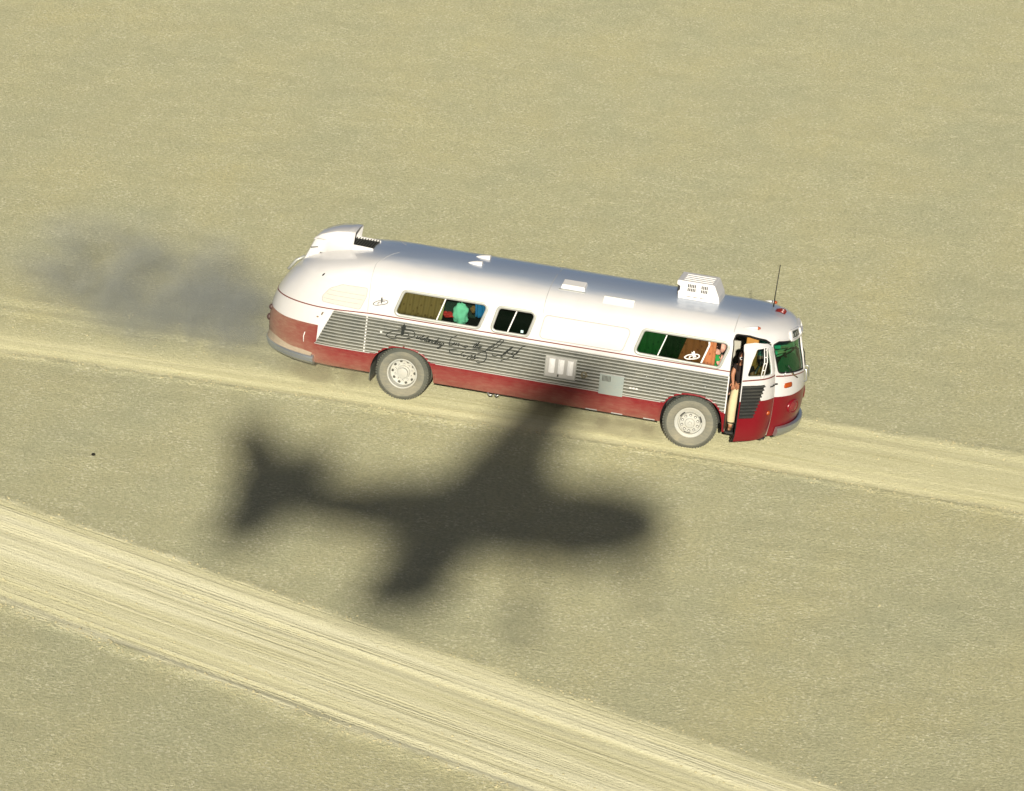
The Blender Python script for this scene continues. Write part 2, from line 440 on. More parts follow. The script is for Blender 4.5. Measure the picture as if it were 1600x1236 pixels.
    h = k.math('ADD', k.math('SUBTRACT', fine, .5), k.math('MULTIPLY', k.math('SUBTRACT', grit, .5), .55))
    h = k.math('MULTIPLY', h, k.math('SUBTRACT', 1.0, k.math('MULTIPLY', tr, .6)))
    h = k.math('ADD', h, k.math('MULTIPLY', k.math('MULTIPLY', k.math('SUBTRACT', sb, .5), attr('track_b')), .45))
    h = k.math('SUBTRACT', h, k.math('MULTIPLY', k.math('MULTIPLY', fb, attr('track_b')), .25))
    k.bump(h, 1.0, .08)
    me.materials.append(k.m)
    # shadow-catching loose crumbs along the berms
    def clods(name, n, where, size, label, seed):
        rg = np.random.default_rng(seed)
        ico = [(0,0,1),(.89,0,.45),(.28,.85,.45),(-.72,.53,.45),(-.72,-.53,.45),(.28,-.85,.45),(.72,.53,-.3),(-.28,.85,-.3),(-.89,0,-.3),(-.28,-.85,-.3),(.72,-.53,-.3)]
        fc = [(0,1,2),(0,2,3),(0,3,4),(0,4,5),(0,5,1),(1,6,2),(2,7,3),(3,8,4),(4,9,5),(5,10,1),(2,6,7),(3,7,8),(4,8,9),(5,9,10),(1,10,6)]
        base = np.array(ico); pts = where(rg, n)
        sz = size * (.35 + rg.random(n) ** 3 * 1.6); ang = rg.random(n) * 6.28
        ca_, sa_ = np.cos(ang), np.sin(ang)
        jit = 1 + (rg.random((n, 11, 3)) - .5) * .5
        V = base[None] * jit * sz[:, None, None] * np.array([1.2, 1.0, .75])
        Vx = V[..., 0] * ca_[:, None] - V[..., 1] * sa_[:, None]; Vy = V[..., 0] * sa_[:, None] + V[..., 1] * ca_[:, None]
        Z0 = height(pts[:, 0], pts[:, 1])
        W = np.stack([Vx + pts[:, 0:1], Vy + pts[:, 1:2], V[..., 2] + (Z0 + sz * .25)[:, None]], -1)
        F = (np.array(fc)[None] + (np.arange(n) * 11)[:, None, None]).reshape(-1, 3)
        m = bpy.data.meshes.new(name); m.from_pydata(W.reshape(-1, 3).tolist(), [], F.tolist()); m.update()
        m.materials.append(M['clod'])
        oo = bpy.data.objects.new(name, m); COL.objects.link(oo); tag(oo, label, kind='stuff'); return oo
    M['clod'] = plain('dry_soil_crumbs', (.50, .455, .27), 1.0, 0, .3, 14, .1)
    def wB(rg, n):
        s_ = rg.uniform(-16, 16, n); c_ = rg.choice([-2.08, -1.95, -1.55, -1.0, .85, 2.05, 2.2], n, p=[.36, .16, .1, .08, .1, .12, .08]); b_ = c_ + rg.normal(0, .06, n)
        return np.stack([2.6 + TB_D.x * s_ + TB_N.x * b_, -15.69 + TB_D.y * s_ + TB_N.y * b_], -1)
    def wA(rg, n):
        x_ = rg.uniform(-16, 18, n); c_ = rg.choice([-1.9, -1.72, -1.35, 1.8, 1.55, .8, 0], n, p=[.26, .2, .12, .2, .1, .06, .06]); a_ = c_ + rg.normal(0, .11, n)
        return np.stack([x_, a_ + track_mid(x_)], -1)
    def wG(rg, n): return np.stack([rg.uniform(-18, 20, n), rg.uniform(-25, 12, n)], -1)
    clods('soil_crumbs', 3600, wB, .013, 'loose soil crumbs thrown up along the broad nearer track', 1)
    clods('soil_crumbs', 3200, wA, .013, 'loose soil crumbs along the track under the coach', 2)
    clods('soil_crumbs', 2200, wG, .010, 'tiny clods scattered over the undisturbed lake bed', 3)
    return o
make_ground()
# the one dark stone lying by itself on the left
mb = MB()
rows = []
for i in range(7):
    t = math.pi * i / 6
    rows.append([(-4.33 + .034 * math.sin(t) * math.cos(a) * (1 + .25 * math.sin(3 * a + i)), -7.37 + .045 * math.sin(t) * math.sin(a) * (1 + .2 * math.cos(2 * a + i)), .016 - .026 * math.cos(t) + .01) for a in [2 * math.pi * j / 10 for j in range(10)]])
mb.grid(rows, closed_v=True)
mb.build('stone', plain('dark_stone', (.012, .011, .006), .9, 0, .3, 60), smooth=False, label='small black stone lying alone on the lake bed at left', cat='stone')

# ================================================================= COACH BODY
def interp(tab):
    xs=[p[0] for p in tab]; ys=[p[1] for p in tab]; n=len(xs)
    d=[(ys[i+1]-ys[i])/(xs[i+1]-xs[i]) for i in range(n-1)]
    m=[d[0]]+[0 if d[i-1]*d[i]<=0 else 2*d[i-1]*d[i]/(d[i-1]+d[i]) for i in range(1,n-1)]+[d[-1]]
    def f(x):
        if x<=xs[0]: return ys[0]
        if x>=xs[-1]: return ys[-1]
        i=0
        while x>xs[i+1]: i+=1
        h=xs[i+1]-xs[i]; t=(x-xs[i])/h
        return (ys[i]*(1+2*t)*(1-t)**2+m[i]*h*t*(1-t)**2+ys[i+1]*t*t*(3-2*t)+m[i+1]*h*t*t*(t-1))
    return f
VB,VT=2.12,3.12
def ph(d): return VB+d/90.0
W_=interp([(.40,1.14),(.55,1.19),(.85,1.215),(1.2,1.22),(1.62,1.215),(1.9,1.205),(VB,1.185)])
XF=interp([(.40,7.38),(.67,7.46),(.9,7.50),(1.2,7.51),(1.5,7.48),(1.66,7.45),(VB,7.33),(ph(15),7.29),(ph(32),7.22),(ph(53),6.99),(ph(65),6.73),(ph(75),6.35),(VT,5.6)])
TF=interp([(.40,6.62),(VB,6.62),(ph(32),6.5),(ph(53),6.3),(ph(65),6.1),(ph(75),5.85),(VT,5.5)])
XR=interp([(.40,-2.95),(.6,-3.02),(.9,-3.06),(1.2,-3.03),(1.5,-2.95),(1.75,-2.82),(2.0,-2.63),(VB,-2.52),(ph(8),-2.43),(ph(29),-2.08),(ph(48),-1.6),(ph(66),-.95),(ph(75),-.4),(VT,.6)])
TR=interp([(.40,-1.4),(VB,-1.4),(ph(20),-1.25),(ph(48),-.8),(ph(66),-.2),(ph(75),.25),(VT,.9)])
NZ=2.3
def roof_w(f): return 1.185*max(math.cos(f),0)**(2/NZ)
def roof_h(f): return VB+.55*max(math.sin(f),0)**(2/NZ)
U0,U1,U2,U3=-3.4,-1.4,6.62,7.82
NR,NF=2.0,2.0
def P(u,v,side=-1):
    if v<=VB: z=v; w=W_(v)
    else:
        f=(v-VB)*math.pi/2; z=roof_h(f); w=roof_w(f)
    tf=TF(v); tr=TR(v)
    if u<U1:
        th=(U1-u)/(U1-U0)*math.pi/2
        x=tr-(tr-XR(v))*max(math.sin(th),0)**(2/NR); y=w*max(math.cos(th),0)**(2/NR)
    elif u>U2:
        th=(u-U2)/(U3-U2)*math.pi/2
        x=tf+(XF(v)-tf)*max(math.sin(th),0)**(2/NF); y=w*max(math.cos(th),0)**(2/NF)
    else:
        x=tr+(tf-tr)*(u-U1)/(U2-U1); y=w
    return (x,side*y,z)
def Pv(u, v, side=-1): return Vector(P(u, v, side))
def Nv(u, v, side=-1):
    e = 2e-3
    ua, ub = max(U0 + 1e-3, u - e), min(U3 - 1e-3, u + e); va = max(.40, min(v - e, VT - .012)); vb = min(VT - .006, v + e)
    n = (Pv(ub, min(max(v, va), vb), side) - Pv(ua, min(max(v, va), vb), side)).cross(Pv(min(max(u, ua), ub), vb, side) - Pv(min(max(u, ua), ub), va, side))
    if side > 0: n = -n
    return n.normalized() if n.length > 1e-9 else Vector((0, 0, 1))
def S(u, v, h=0., side=-1): return Pv(u, v, side) + Nv(u, v, side) * h
def u_at(x, v):
    """chart u for a given x along the straight run"""
    tr, tf = TR(v), TF(v); return U1 + (x - tr) / (tf - tr) * (U2 - U1)
def rpoly(pts, r, seg=6):
    out = []; n = len(pts); rr = r if isinstance(r, (list, tuple)) else [r] * n
    for i in range(n):
        p = Vector(pts[i]); a = (Vector(pts[i - 1]) - p); b = (Vector(pts[(i + 1) % n]) - p)
        la, lb = a.length, b.length; a.normalize(); b.normalize()
        ang = math.acos(max(-1, min(1, a.dot(b)))); q = rr[i]
        if q <= 0: out.append((p.x, p.y)); continue
        d = min(q / math.tan(ang / 2), la * .48, lb * .48)
        A, B = p + a * d, p + b * d
        for k in range(seg + 1):
            t = k / seg; c = A * (1 - t) ** 2 + p * 2 * t * (1 - t) + B * t * t; out.append((c.x, c.y))
    return out
def dense(poly, step):
    out = []; n = len(poly)
    for i in range(n):
        a, b = poly[i], poly[(i + 1) % n]; L = math.hypot(b[0] - a[0], b[1] - a[1]); k = max(1, int(L / step))
        for j in range(k): out.append((a[0] + (b[0] - a[0]) * j / k, a[1] + (b[1] - a[1]) * j / k))
    return out
def inside(p, poly):
    x, y = p; c = False; n = len(poly); j = n - 1
    for i in range(n):
        xi, yi = poly[i]; xj, yj = poly[j]
        if (yi > y) != (yj > y) and x < (xj - xi) * (y - yi) / (yj - yi) + xi: c = not c
        j = i
    return c
def cdt(polys, lines, gu, gv):
    pts = []; edges = []
    for poly in polys:
        o = len(pts); pts += poly; n = len(poly); edges += [(o + i, o + (i + 1) % n) for i in range(n)]
    for ln in lines:
        o = len(pts); pts += ln; edges += [(o + i, o + i + 1) for i in range(len(ln) - 1)]
    pts += [(u, v) for u in gu for v in gv]
    r = delaunay_2d_cdt([Vector(p) for p in pts], edges, [], 0, 1e-5)
    return [tuple(p) for p in r[0]], [tuple(f) for f in r[2]]
def mesh_from(vs, fs, fn, side):
    used = sorted({i for f in fs for i in f}); mp = {i: k for k, i in enumerate(used)}
    m = MB(); m.v = [tuple(fn(*vs[i])) for i in used]
    m.f = [tuple(mp[i] for i in (f if side < 0 else reversed(f))) for f in fs]; m.mi = [0] * len(m.f)
    return m, used
def frange(a, b, step):
    n = max(1, int(round(abs(b - a) / step))); return [a + (b - a) * i / n for i in range(n + 1)]
def poly_surf(poly, step, fn, side=-1):
    us = [p[0] for p in poly]; vs_ = [p[1] for p in poly]
    gu = [u for u in frange(min(us), max(us), step)]; gv = [v for v in frange(min(vs_), max(vs_), step)]
    V_, F_ = cdt([dense(poly, step)], [], gu, gv)
    F_ = [f for f in F_ if inside((sum(V_[i][0] for i in f) / 3, sum(V_[i][1] for i in f) / 3), poly)]
    return mesh_from(V_, F_, fn, side)[0]
def offset_dirs(poly):
    n = len(poly); out = []
    area = sum(poly[i][0] * poly[(i + 1) % n][1] - poly[(i + 1) % n][0] * poly[i][1] for i in range(n))
    sg = 1 if area > 0 else -1
    for i in range(n):
        a, b = poly[i - 1], poly[(i + 1) % n]; d = Vector((b[0] - a[0], b[1] - a[1]))
        d = d.normalized() if d.length > 1e-9 else Vector((1, 0)); out.append((d.y * sg, -d.x * sg))
    return out
def frame_ring(mbd, poly, prof, side=-1, fn=None):
    """sweep a profile [(outward offset, height)] round a closed chart polygon"""
    fn = fn or (lambda u, v, h: S(u, v, h, side))
    dirs = offset_dirs(poly)
    rows = [[fn(min(max(p[0] + d[0] * o, U0 + .002), U3 - .002), p[1] + d[1] * o, h) for o, h in prof] for p, d in zip(poly, dirs)]
    if side < 0: rows = rows[::-1]
    mbd.grid(rows, closed_u=True); return mbd

V0 = .43
WIN1 = [(-.33, 1.70), (1.30, 1.70), (1.44, 2.145), (-.19, 2.145)]
WIN2 = [(1.58, 1.70), (2.26, 1.70), (2.38, 2.14), (1.68, 2.14)]
WIN3 = [(4.38, 1.73), (6.00, 1.71), (6.15, 2.17), (4.51, 2.165)]
W1, W2, W3 = [rpoly(w, .075) for w in (WIN1, WIN2, WIN3)]
SHIELD = rpoly([(7.115, 1.70), (7.40, 1.66), (7.785, 1.60), (7.785, 2.20), (7.50, 2.245), (7.16, 2.30), (7.02, 2.25)], [.09, 0, .03, .03, 0, .06, .05])
DOOR = rpoly([(6.25, V0), (7.06, V0), (7.06, 2.22), (6.90, 2.345), (6.60, 2.395), (6.32, 2.385), (6.245, 2.25)], [0, 0, .07, .1, .2, .09, .09])
DRIVERW = rpoly([(6.45, 1.70), (6.98, 1.70), (6.93, 2.26), (6.52, 2.26)], .09)
def arch(cx, hw, top, n):
    pts = []
    for i in range(25):
        t = math.pi * i / 24
        pts.append((cx + hw * math.copysign(abs(math.cos(t)) ** (2 / n), math.cos(t)), V0 + (top - V0) * math.sin(t) ** (2 / n)))
    return pts
ARCH_R = arch(-.09, .635, 1.045, 2.3)
ARCH_F = arch(5.60, .605, 1.075, 2.6)
BORDER = [(U0, 1.205), (-2.4, 1.175), (-1.735, 1.205), (-1.735, .84), (6.245, .84), (6.245, 1.235), (7.06, 1.245), (7.40, 1.225), (7.82, 1.25)]
def border_at(u):
    if u < -1.735:
        return 1.205 - .03 * min(1, abs(u + 3.4)) if u < -2.4 else 1.175 + .03 * (u + 2.4) / .665
    if u < 6.245: return .84
    if u < 7.06: return 1.235 + .01 * (u - 6.245) / .815
    if u < 7.4: return 1.245 - .02 * (u - 7.06) / .34
    return 1.225 + .025 * (u - 7.4) / .42
def build_shell(side, holes, bus):
    gu = frange(U0, U1, .065)[:-1] + frange(U1, U2, .10)[:-1] + frange(U2, U3, .045)
    gv = frange(V0, VB, .075)[:-1] + frange(VB, VT, .035)
    lines = []
    bl = [(u, border_at(u)) for u in frange(U0, -1.736, .06)] + [(-1.735, 1.2), (-1.735, .84)] + [(u, .84) for u in frange(-1.7, 6.2, .1)] + [(6.245, .84), (6.245, 1.235)] + [(u, border_at(u)) for u in frange(6.3, U3, .05)]
    polys = [dense(h, .05) for h in holes]
    V_, F_ = cdt(polys, [bl], gu, gv)
    up, lo = [], []
    for f in F_:
        c = (sum(V_[i][0] for i in f) / 3, sum(V_[i][1] for i in f) / 3)
        if any(inside(c, h) for h in holes): continue
        (up if c[1] > border_at(c[0]) else lo).append(f)
    def mk(fs, name, mat, h):
        m, used = mesh_from(V_, fs, lambda u, v: S(u, v, h, side) if h else Pv(u, v, side), side)
        return m.build(name, mat, bus, normals=[Nv(*V_[i], side) for i in used])
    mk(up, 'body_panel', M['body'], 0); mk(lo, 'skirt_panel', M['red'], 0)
    m, used = mesh_from(V_, up + lo, lambda u, v: S(u, v, -.035, side), side)
    m.f = [tuple(reversed(f)) for f in m.f]
    m.build('interior_lining', M['lining'], bus)

bus = empty('vintage_coach', (2.2, 0, 0), label='white and dark red vintage coach with fluted aluminium sides driving across the lake bed', cat='bus')
build_shell(-1, [W1, W2, W3, SHIELD, DOOR, ARCH_R, ARCH_F], bus)
build_shell(1, [SHIELD, DRIVERW, ARCH_R, ARCH_F], bus)
# ---- underside, floor, chassis
mb = MB(); fl = [(u, .62) for u in frange(U0 + .1, U3 - .1, .12)]
pr = [Pv(u, .62, -1) for u, _ in fl]; pl_ = [Pv(u, .62, 1) for u, _ in fl]
def half_w(p):
    near = min(abs(p.x + .09) / .70, abs(p.x - 5.60) / .68); return min(abs(p.y) - .05, .58) if near < 1 else abs(p.y) - .05
mb.grid([[Vector((p.x, -half_w(p), .62)) for p in pr], [Vector((p.x, half_w(p), .62)) for p in pl_]])
mb.build('floor_pan', M['dark'], bus)
mb = MB()
for y in (-.42, .42): mb.box((-2.6, y - .05, .42), (6.9, y + .05, .60))
for x in (-2, -.9, .8, 2, 3.2, 4.4, 6.4): mb.box((x - .04, -.9, .46), (x + .04, .9, .56))
mb.box((1.4, -.95, .36), (2.4, -.45, .60)); mb.box((3.4, .35, .36), (4.6, .95, .60))
mb.build('chassis_frame', M['dark'], bus, smooth=False)
mb = MB(); mb.box((-1.6, -1.12, .95), (6.15, 1.12, .98)); mb.build('saloon_floor', M['floor_i'], bus, smooth=False)
# ---- red stripe on each side, following the belt line
def stripe_v(u):
    if u < -.8: return 1.622 - .055 * min(1, (-.8 - u) / 1.0) - .045 * max(0, min(1, (-1.8 - u) / 1.4))
    if u > 7.06: return 1.655 - .05 * (u - 7.06) / .4 if u < 7.46 else 1.605 - .06 * (u - 7.46) / .36
    return 1.622 + .035 * max(0, u + .8) / 7
def ribbon(name, fn_v, u0, u1, half, h, mat, parent, side=-1, step=.06, fn=None, thick=.004):
    fn = fn or (lambda u, v, hh: S(u, v, hh, side)); m = MB(); rows = []
    for u in frange(u0, u1, step):
        v = fn_v(u); rows.append([fn(u, v - half, -.002), fn(u, v - half, h), fn(u, v + half, h), fn(u, v + half, -.002)])
    if side < 0: rows = rows[::-1]
    m.grid(rows); return m.build(name, mat, parent, smooth=True, sharp=30)
ribbon('pinstripe', stripe_v, U0 + .01, 6.235, .011, .0035, M['stripe'], bus)
ribbon('pinstripe', stripe_v, 7.075, U3 - .01, .013, .0035, M['stripe'], bus)
ribbon('pinstripe', stripe_v, U0 + .01, U3 - .01, .011, .0035, M['stripe'], bus, side=1)

# ---- fluted aluminium slats
def slat(u0, u1, z0, z1, parent, mat, fn=None, side=-1, d=.026, step=.25, slope=0.0):
    """one convex flute between z0 and z1; slope: the rear end runs at a slant"""
    fn = fn or (lambda u, v, h: S(u, v, h, side)); m = MB(); n = 7; pr = []
    H = z1 - z0
    for k in range(n + 1):
        t = k / n; pr.append((z0 + H * (.22 + .58 * t), .005 + d * math.sin(math.pi * t) ** .8))
    pr = [(z0 + H * .20, .001)] + pr + [(z0 + H * .82, .001)]
    us = frange(u0, u1, step); rows = []
    for i, u in enumerate(us):
        sh = [(slope * (zz - z0) * (1 - i / max(1, len(us) - 1))) for zz, _ in pr]
        rows.append([fn(u + s_, zz, h) for (zz, h), s_ in zip(pr, sh)])
    # closed ends
    rows = [[fn(us[0] + slope * (zz - z0), zz, -.002) for zz, h in pr]] + rows + [[fn(us[-1], zz, -.002) for zz, h in pr]]
    if side < 0: rows = rows[::-1]
    m.grid(rows); return m.build('slat', mat, parent, sharp=50)
NS = 11; Z0, Z1 = .845, 1.555; PITCH = (Z1 - Z0) / NS
def arch_span(poly, z):
    """x interval covered by an arch at height z"""
    xs = [p[0] for p in poly if p[1] >= z]
    return (min(xs) - .02, max(xs) + .02) if xs else None
def fluted_back(side):
    poly = [(-1.74, Z0), (-.70, Z0)] + [q for q in reversed(ARCH_R) if q[1] > Z0] + [(4.96, Z0)]
    hole = [ARCH_R, ARCH_F]; full = [(-1.745, Z0), (6.225, Z0), (6.225, Z1), (-1.51, Z1)]
    gu = frange(-1.745, 6.225, .12); V_, F_ = cdt([dense(full, .1)] + [dense(a_, .05) for a_ in hole], [], gu, [Z0, 1.0, 1.2, 1.4, Z1])
    F_ = [f for f in F_ if (lambda c: inside(c, full) and not any(inside(c, a_) for a_ in hole))((sum(V_[i][0] for i in f) / 3, sum(V_[i][1] for i in f) / 3))]
    return mesh_from(V_, F_, lambda u, v: S(u, v, .004, side), side)[0].build('flute_backing', M['groove'], bus)
for side in (-1, 1):
    fluted_back(side)
    for r_ in range(NS):
        za = Z0 + PITCH * r_; zb = za + PITCH; xr_ = -1.79 + .34 * (za - Z0); ru = -.335 * (za - .83) / .7
        rear_u = -1.745 + (za - Z0) * .33
        segs = [(rear_u, -.885, .33), (-.845, 6.225, 0)]
        for A_ in (ARCH_R, ARCH_F):
            sp = arch_span(A_, za + .004)
            if not sp: continue
            new = []
            for a, b, sl in segs:
                if sp[1] <= a or sp[0] >= b: new.append((a, b, sl)); continue
                if a < sp[0] - .05: new.append((a, sp[0], sl))
                if sp[1] + .05 < b: new.append((sp[1], b, 0))
            segs = new
        for a, b, sl in segs: slat(a, b, za, zb, bus, M['alu'], side=side, slope=sl)
    # riveted joint strip behind the rear wheel side panel and the edging round the fluted field
    ribbon('cover_strip', lambda u: 1.562, -1.50, 6.235, .008, .012, M['trim'], bus, side)
    ribbon('cover_strip', lambda u: .838, .56, 4.98, .008, .012, M['trim'], bus, side)
    ribbon('cover_strip', lambda u: .838, -1.76, -.75, .008, .012, M['trim'], bus, side)
m = MB(); m.grid([[S(u, z, h) for z in frange(.83, 1.57, .03)] for u, h in ((-.884, .0), (-.884, .012), (-.848, .012), (-.848, .0))]); m.build('joint_strip', M['alu'], bus, smooth=False)
for i, z in enumerate(frange(.86, 1.54, .062)):
    m = MB(); m.lathe([(.0, -.012), (.012, -.009), (.016, 0)], 8, Matrix.Translation(S(-.866, z, .012))); m.build('rivet', M['decalw'], bus)
m = MB(); m.grid([[S(u, z, h) for z in frange(.83, 1.57, .05)] for u, h in ((6.222, .0), (6.222, .03), (6.243, .03), (6.243, .0))]); m.build('door_edge_trim', M['decalw'], bus, smooth=False)
# small fixings scattered on one flute
for x in (4.66, 5.02, 5.30, 5.56, 5.80, 6.05): 
    m = MB(); m.lathe([(0, -.012), (.010, -.008), (.013, .004)], 8, Matrix.Translation(S(x, 1.297 - .008 * (x - 5), .028))); m.build('rivet', M['chrome'], bus)
for x, z in ((-.56, 1.30), (4.38, 1.02), (4.44, 1.02), (4.50, 1.02)):
    m = MB(); m.box(S(x, z, .0) + Vector((-.02, -.034, -.012)), S(x, z, 0) + Vector((.02, 0, .012))); m.build('clip', M['decalw'], bus, smooth=False)

# ---- wheel arches: lip and well
for A_ in (ARCH_R, ARCH_F):
    for side in (-1, 1):
        m = MB(); rows = []
        for i, (u, v) in enumerate(A_):
            d = offset_dirs(A_)[i]; sgn = 1
            rows.append([S(u + d[0] * o, max(V0, v + d[1] * o), h, side) for o, h in ((.030, .004), (.026, .018), (.0, .022), (-.004, -.03))])
        m.grid(rows if side < 0 else rows[::-1]); m.build('arch_lip', M['red'], bus)
        m = MB(); rows = []
        for u, v in A_:
            p = S(u, v, -.03, side); rows.append([p, Vector((p.x, side * .62, p.z))])
        m.grid(rows); c_ = [Vector((S(u, v, 0, side).x, side * .62, v)) for u, v in A_]
        m.add(c_, [tuple(range(len(c_)))]); m.build('wheel_well', M['dark'], bus, smooth=False)
ribbon('skirt_moulding', lambda u: .745, .60, 4.93, .012, .010, M['red'], bus)
ribbon('skirt_moulding', lambda u: .745, -1.72, -.78, .012, .010, M['red'], bus)
# mud flap behind the rear wheel
m = MB(); m.box((-.735, -1.15, .27), (-.715, -.72, .86)); m.build('mud_flap', plain('dusty_rubber_flap', (.10, .11, .085), .9), bus, smooth=False)
m = MB(); m.box((-.735, .72, .27), (-.715, 1.15, .86)); m.build('mud_flap', M['black'], bus, smooth=False)

# ================================================================= WINDOWS
FR = [(.050, .001), (.047, .010), (.036, .016), (.012, .016), (-.004, .006), (-.008, -.02), (.005, -.034)]
def cut_poly(poly, u_lo, u_hi, lean):
    """part of a slanted window between two slanted lines (u measured at the sill v0)"""
    v0 = 1.72
    pts = [(u_lo(v), v) for v in (1.70, 2.17)] + [(u_hi(v), v) for v in (2.17, 1.70)]
    return pts
def pane(poly_corner, mat, parent, h, name='pane'):
    m = poly_surf(poly_corner, .12, lambda u, v: S(u, v, h)); return m.build(name, mat, parent)
def window(poly, parent):
    m = MB(); frame_ring(m, dense(poly, .12), FR); return m.build('window', M['frame'], parent, sharp=35)
def bar(u0, v0, u1, v1, w, h, parent, mat, name='glazing_bar'):
    m = MB(); n = 6; rows = []
    for i in range(n + 1):
        t = i / n; u = u0 + (u1 - u0) * t; v = v0 + (v1 - v0) * t
        rows.append([S(u - w, v, h - .012), S(u - w, v, h), S(u + w, v, h), S(u + w, v, h - .012)])
    m.grid(rows); return m.build(name, mat, parent, smooth=False)
LEAN = .30
def lean_line(u_at_sill): return lambda v: u_at_sill + (v - 1.71) * LEAN
def clip_poly(poly, lo, hi):
    """clip polygon to lo(v) < u < hi(v) (Sutherland-Hodgman with slanted lines)"""
    def clip(pts, f):
        out = []
        for i in range(len(pts)):
            a, b = pts[i - 1], pts[i]; fa, fb = f(a), f(b)
            if (fa < 0) != (fb < 0):
                t = fa / (fa - fb); out.append((a[0] + (b[0] - a[0]) * t, a[1] + (b[1] - a[1]) * t))
            if fb >= 0: out.append(b)
        return out
    p = poly
    if lo: p = clip(p, lambda q: q[0] - lo(q[1]))
    if hi: p = clip(p, lambda q: hi(q[1]) - q[0])
    return p
# rear saloon window
w = window(W1, bus)
l1 = lean_line(.49)
pane(clip_poly(W1, None, l1), M['g_brown'], w, -.016); pane(clip_poly(W1, l1, None), M['g_clear'], w, -.020)
bar(.49, 1.71, .62, 2.14, .012, .004, w, M['decalw'])
# small centre window
w = window(W2, bus)
l2 = lean_line(1.89)
pane(clip_poly(W2, None, l2), M['g_dark'], w, -.016); pane(clip_poly(W2, l2, None), M['g_dark'], w, -.020)
bar(1.89, 1.71, 2.02, 2.13, .012, .004, w, M['decalw'])
m = MB(); m.grid([[S(u, v, -.010) for v in (1.735, 1.785)] for u in (2.19, 2.14)]); m.build('sticker', cloth('pale_blue_sticker', (.5, .7, .7)), w, smooth=False)
# front saloon window: fixed green glass, sliding bronze glass, open end
w = window(W3, bus)
pane(clip_poly(W3, None, lean_line(5.20)), M['g_green'], w, -.022)
sl = pane(clip_poly(W3, lean_line(4.84), lean_line(5.66)), M['g_brown'], w, -.010, 'sliding_pane')
bar(4.82, 1.74, 4.95, 2.15, .010, .004, w, M['decalw'])
bar(5.665, 1.735, 5.78, 2.10, .016, .006, w, M['decalw']); bar(5.78, 2.10, 5.77, 2.155, .016, .006, w, M['decalw'])
# windscreen halves
SHF = [(.040, .002), (.036, .014), (.014, .016), (.0, .008), (-.012, .004), (-.014, -.02)]
for side in (-1, 1):
    m = MB(); frame_ring(m, dense(SHIELD, .08), SHF, side); ws = m.build('windscreen', M['white'], bus, sharp=35)
    m = MB(); frame_ring(m, dense(SHIELD, .08), [(.004, .009), (-.006, .012), (-.020, .006), (-.022, -.012)], side); m.build('rubber_seal', M['black'], ws)
    m = poly_surf(SHIELD, .07, lambda u, v: S(u, v, -.006, side), side); m.build('pane', M['g_shield'], ws)
    # wiper
    m = MB(); m.tube([S(7.42, 1.60, .03, side), S(7.38, 1.68, .05, side), S(7.30, 1.83, .03, side)], .010, 6); m.build('wiper', M['decal'], bus)
m = MB(); m.tube([S(7.22, 1.63, .015), S(7.23, 1.68, .03), S(7.245, 1.72, .03)], .012, 6); m.build('antenna_stub', M['chrome'], bus)
m = MB(); m.tube([S(7.38, 1.655, .02), S(7.43, 1.60, .035), S(7.50, 1.54, .03)], .014, 6); m.build('wiper_arm', plain('bronze_wiper_arm', (.18, .13, .06), .5), bus)
m = MB(); frame_ring(m, dense(DRIVERW, .1), FR, 1); w = m.build('window', M['frame'], bus)
poly_surf(DRIVERW, .12, lambda u, v: S(u, v, -.015, 1), 1).build('pane', M['g_dark'], w)
# blanked rear quarter window with louvred cover, and blank centre panel
RQ = rpoly([(-1.74, 1.70), (-1.03, 1.67), (-.93, 1.93), (-.92, 2.10), (-1.42, 2.09), (-1.66, 1.98), (-1.76, 1.80)], [.03, .05, .05, .04, .15, .15, .05])
m = poly_surf(RQ, .06, lambda u, v: S(u, v, .005)); q = m.build('window_cover', paint('weathered_cover_panel', (.56, .57, .49), .5, .2), bus)
m = MB(); frame_ring(m, dense(RQ, .1), [(.012, .001), (.01, .010), (-.004, .010), (-.006, .002)]); m.build('cover_edge', M['edge'], q, sharp=35)
for v in (1.77, 1.86, 1.95):
    span = [u for u in frange(-1.8, -.9, .01) if inside((u, v), RQ)]
    ribbon('louvre', lambda u: v, min(span) + .02, max(span) - .02, .008, .009, M['edge'], q)
BP = rpoly([(2.50, 1.695), (4.13, 1.70), (4.265, 2.155), (2.575, 2.15)], .10)
m = poly_surf(BP, .1, lambda u, v: S(u, v, .006)); bp = m.build('blank_panel', M['white'], bus)
m = MB(); frame_ring(m, dense(BP, .1), [(.010, .001), (.008, .011), (-.008, .011), (-.010, .004)]); m.build('panel_edge', M['edge'], bp, sharp=35)

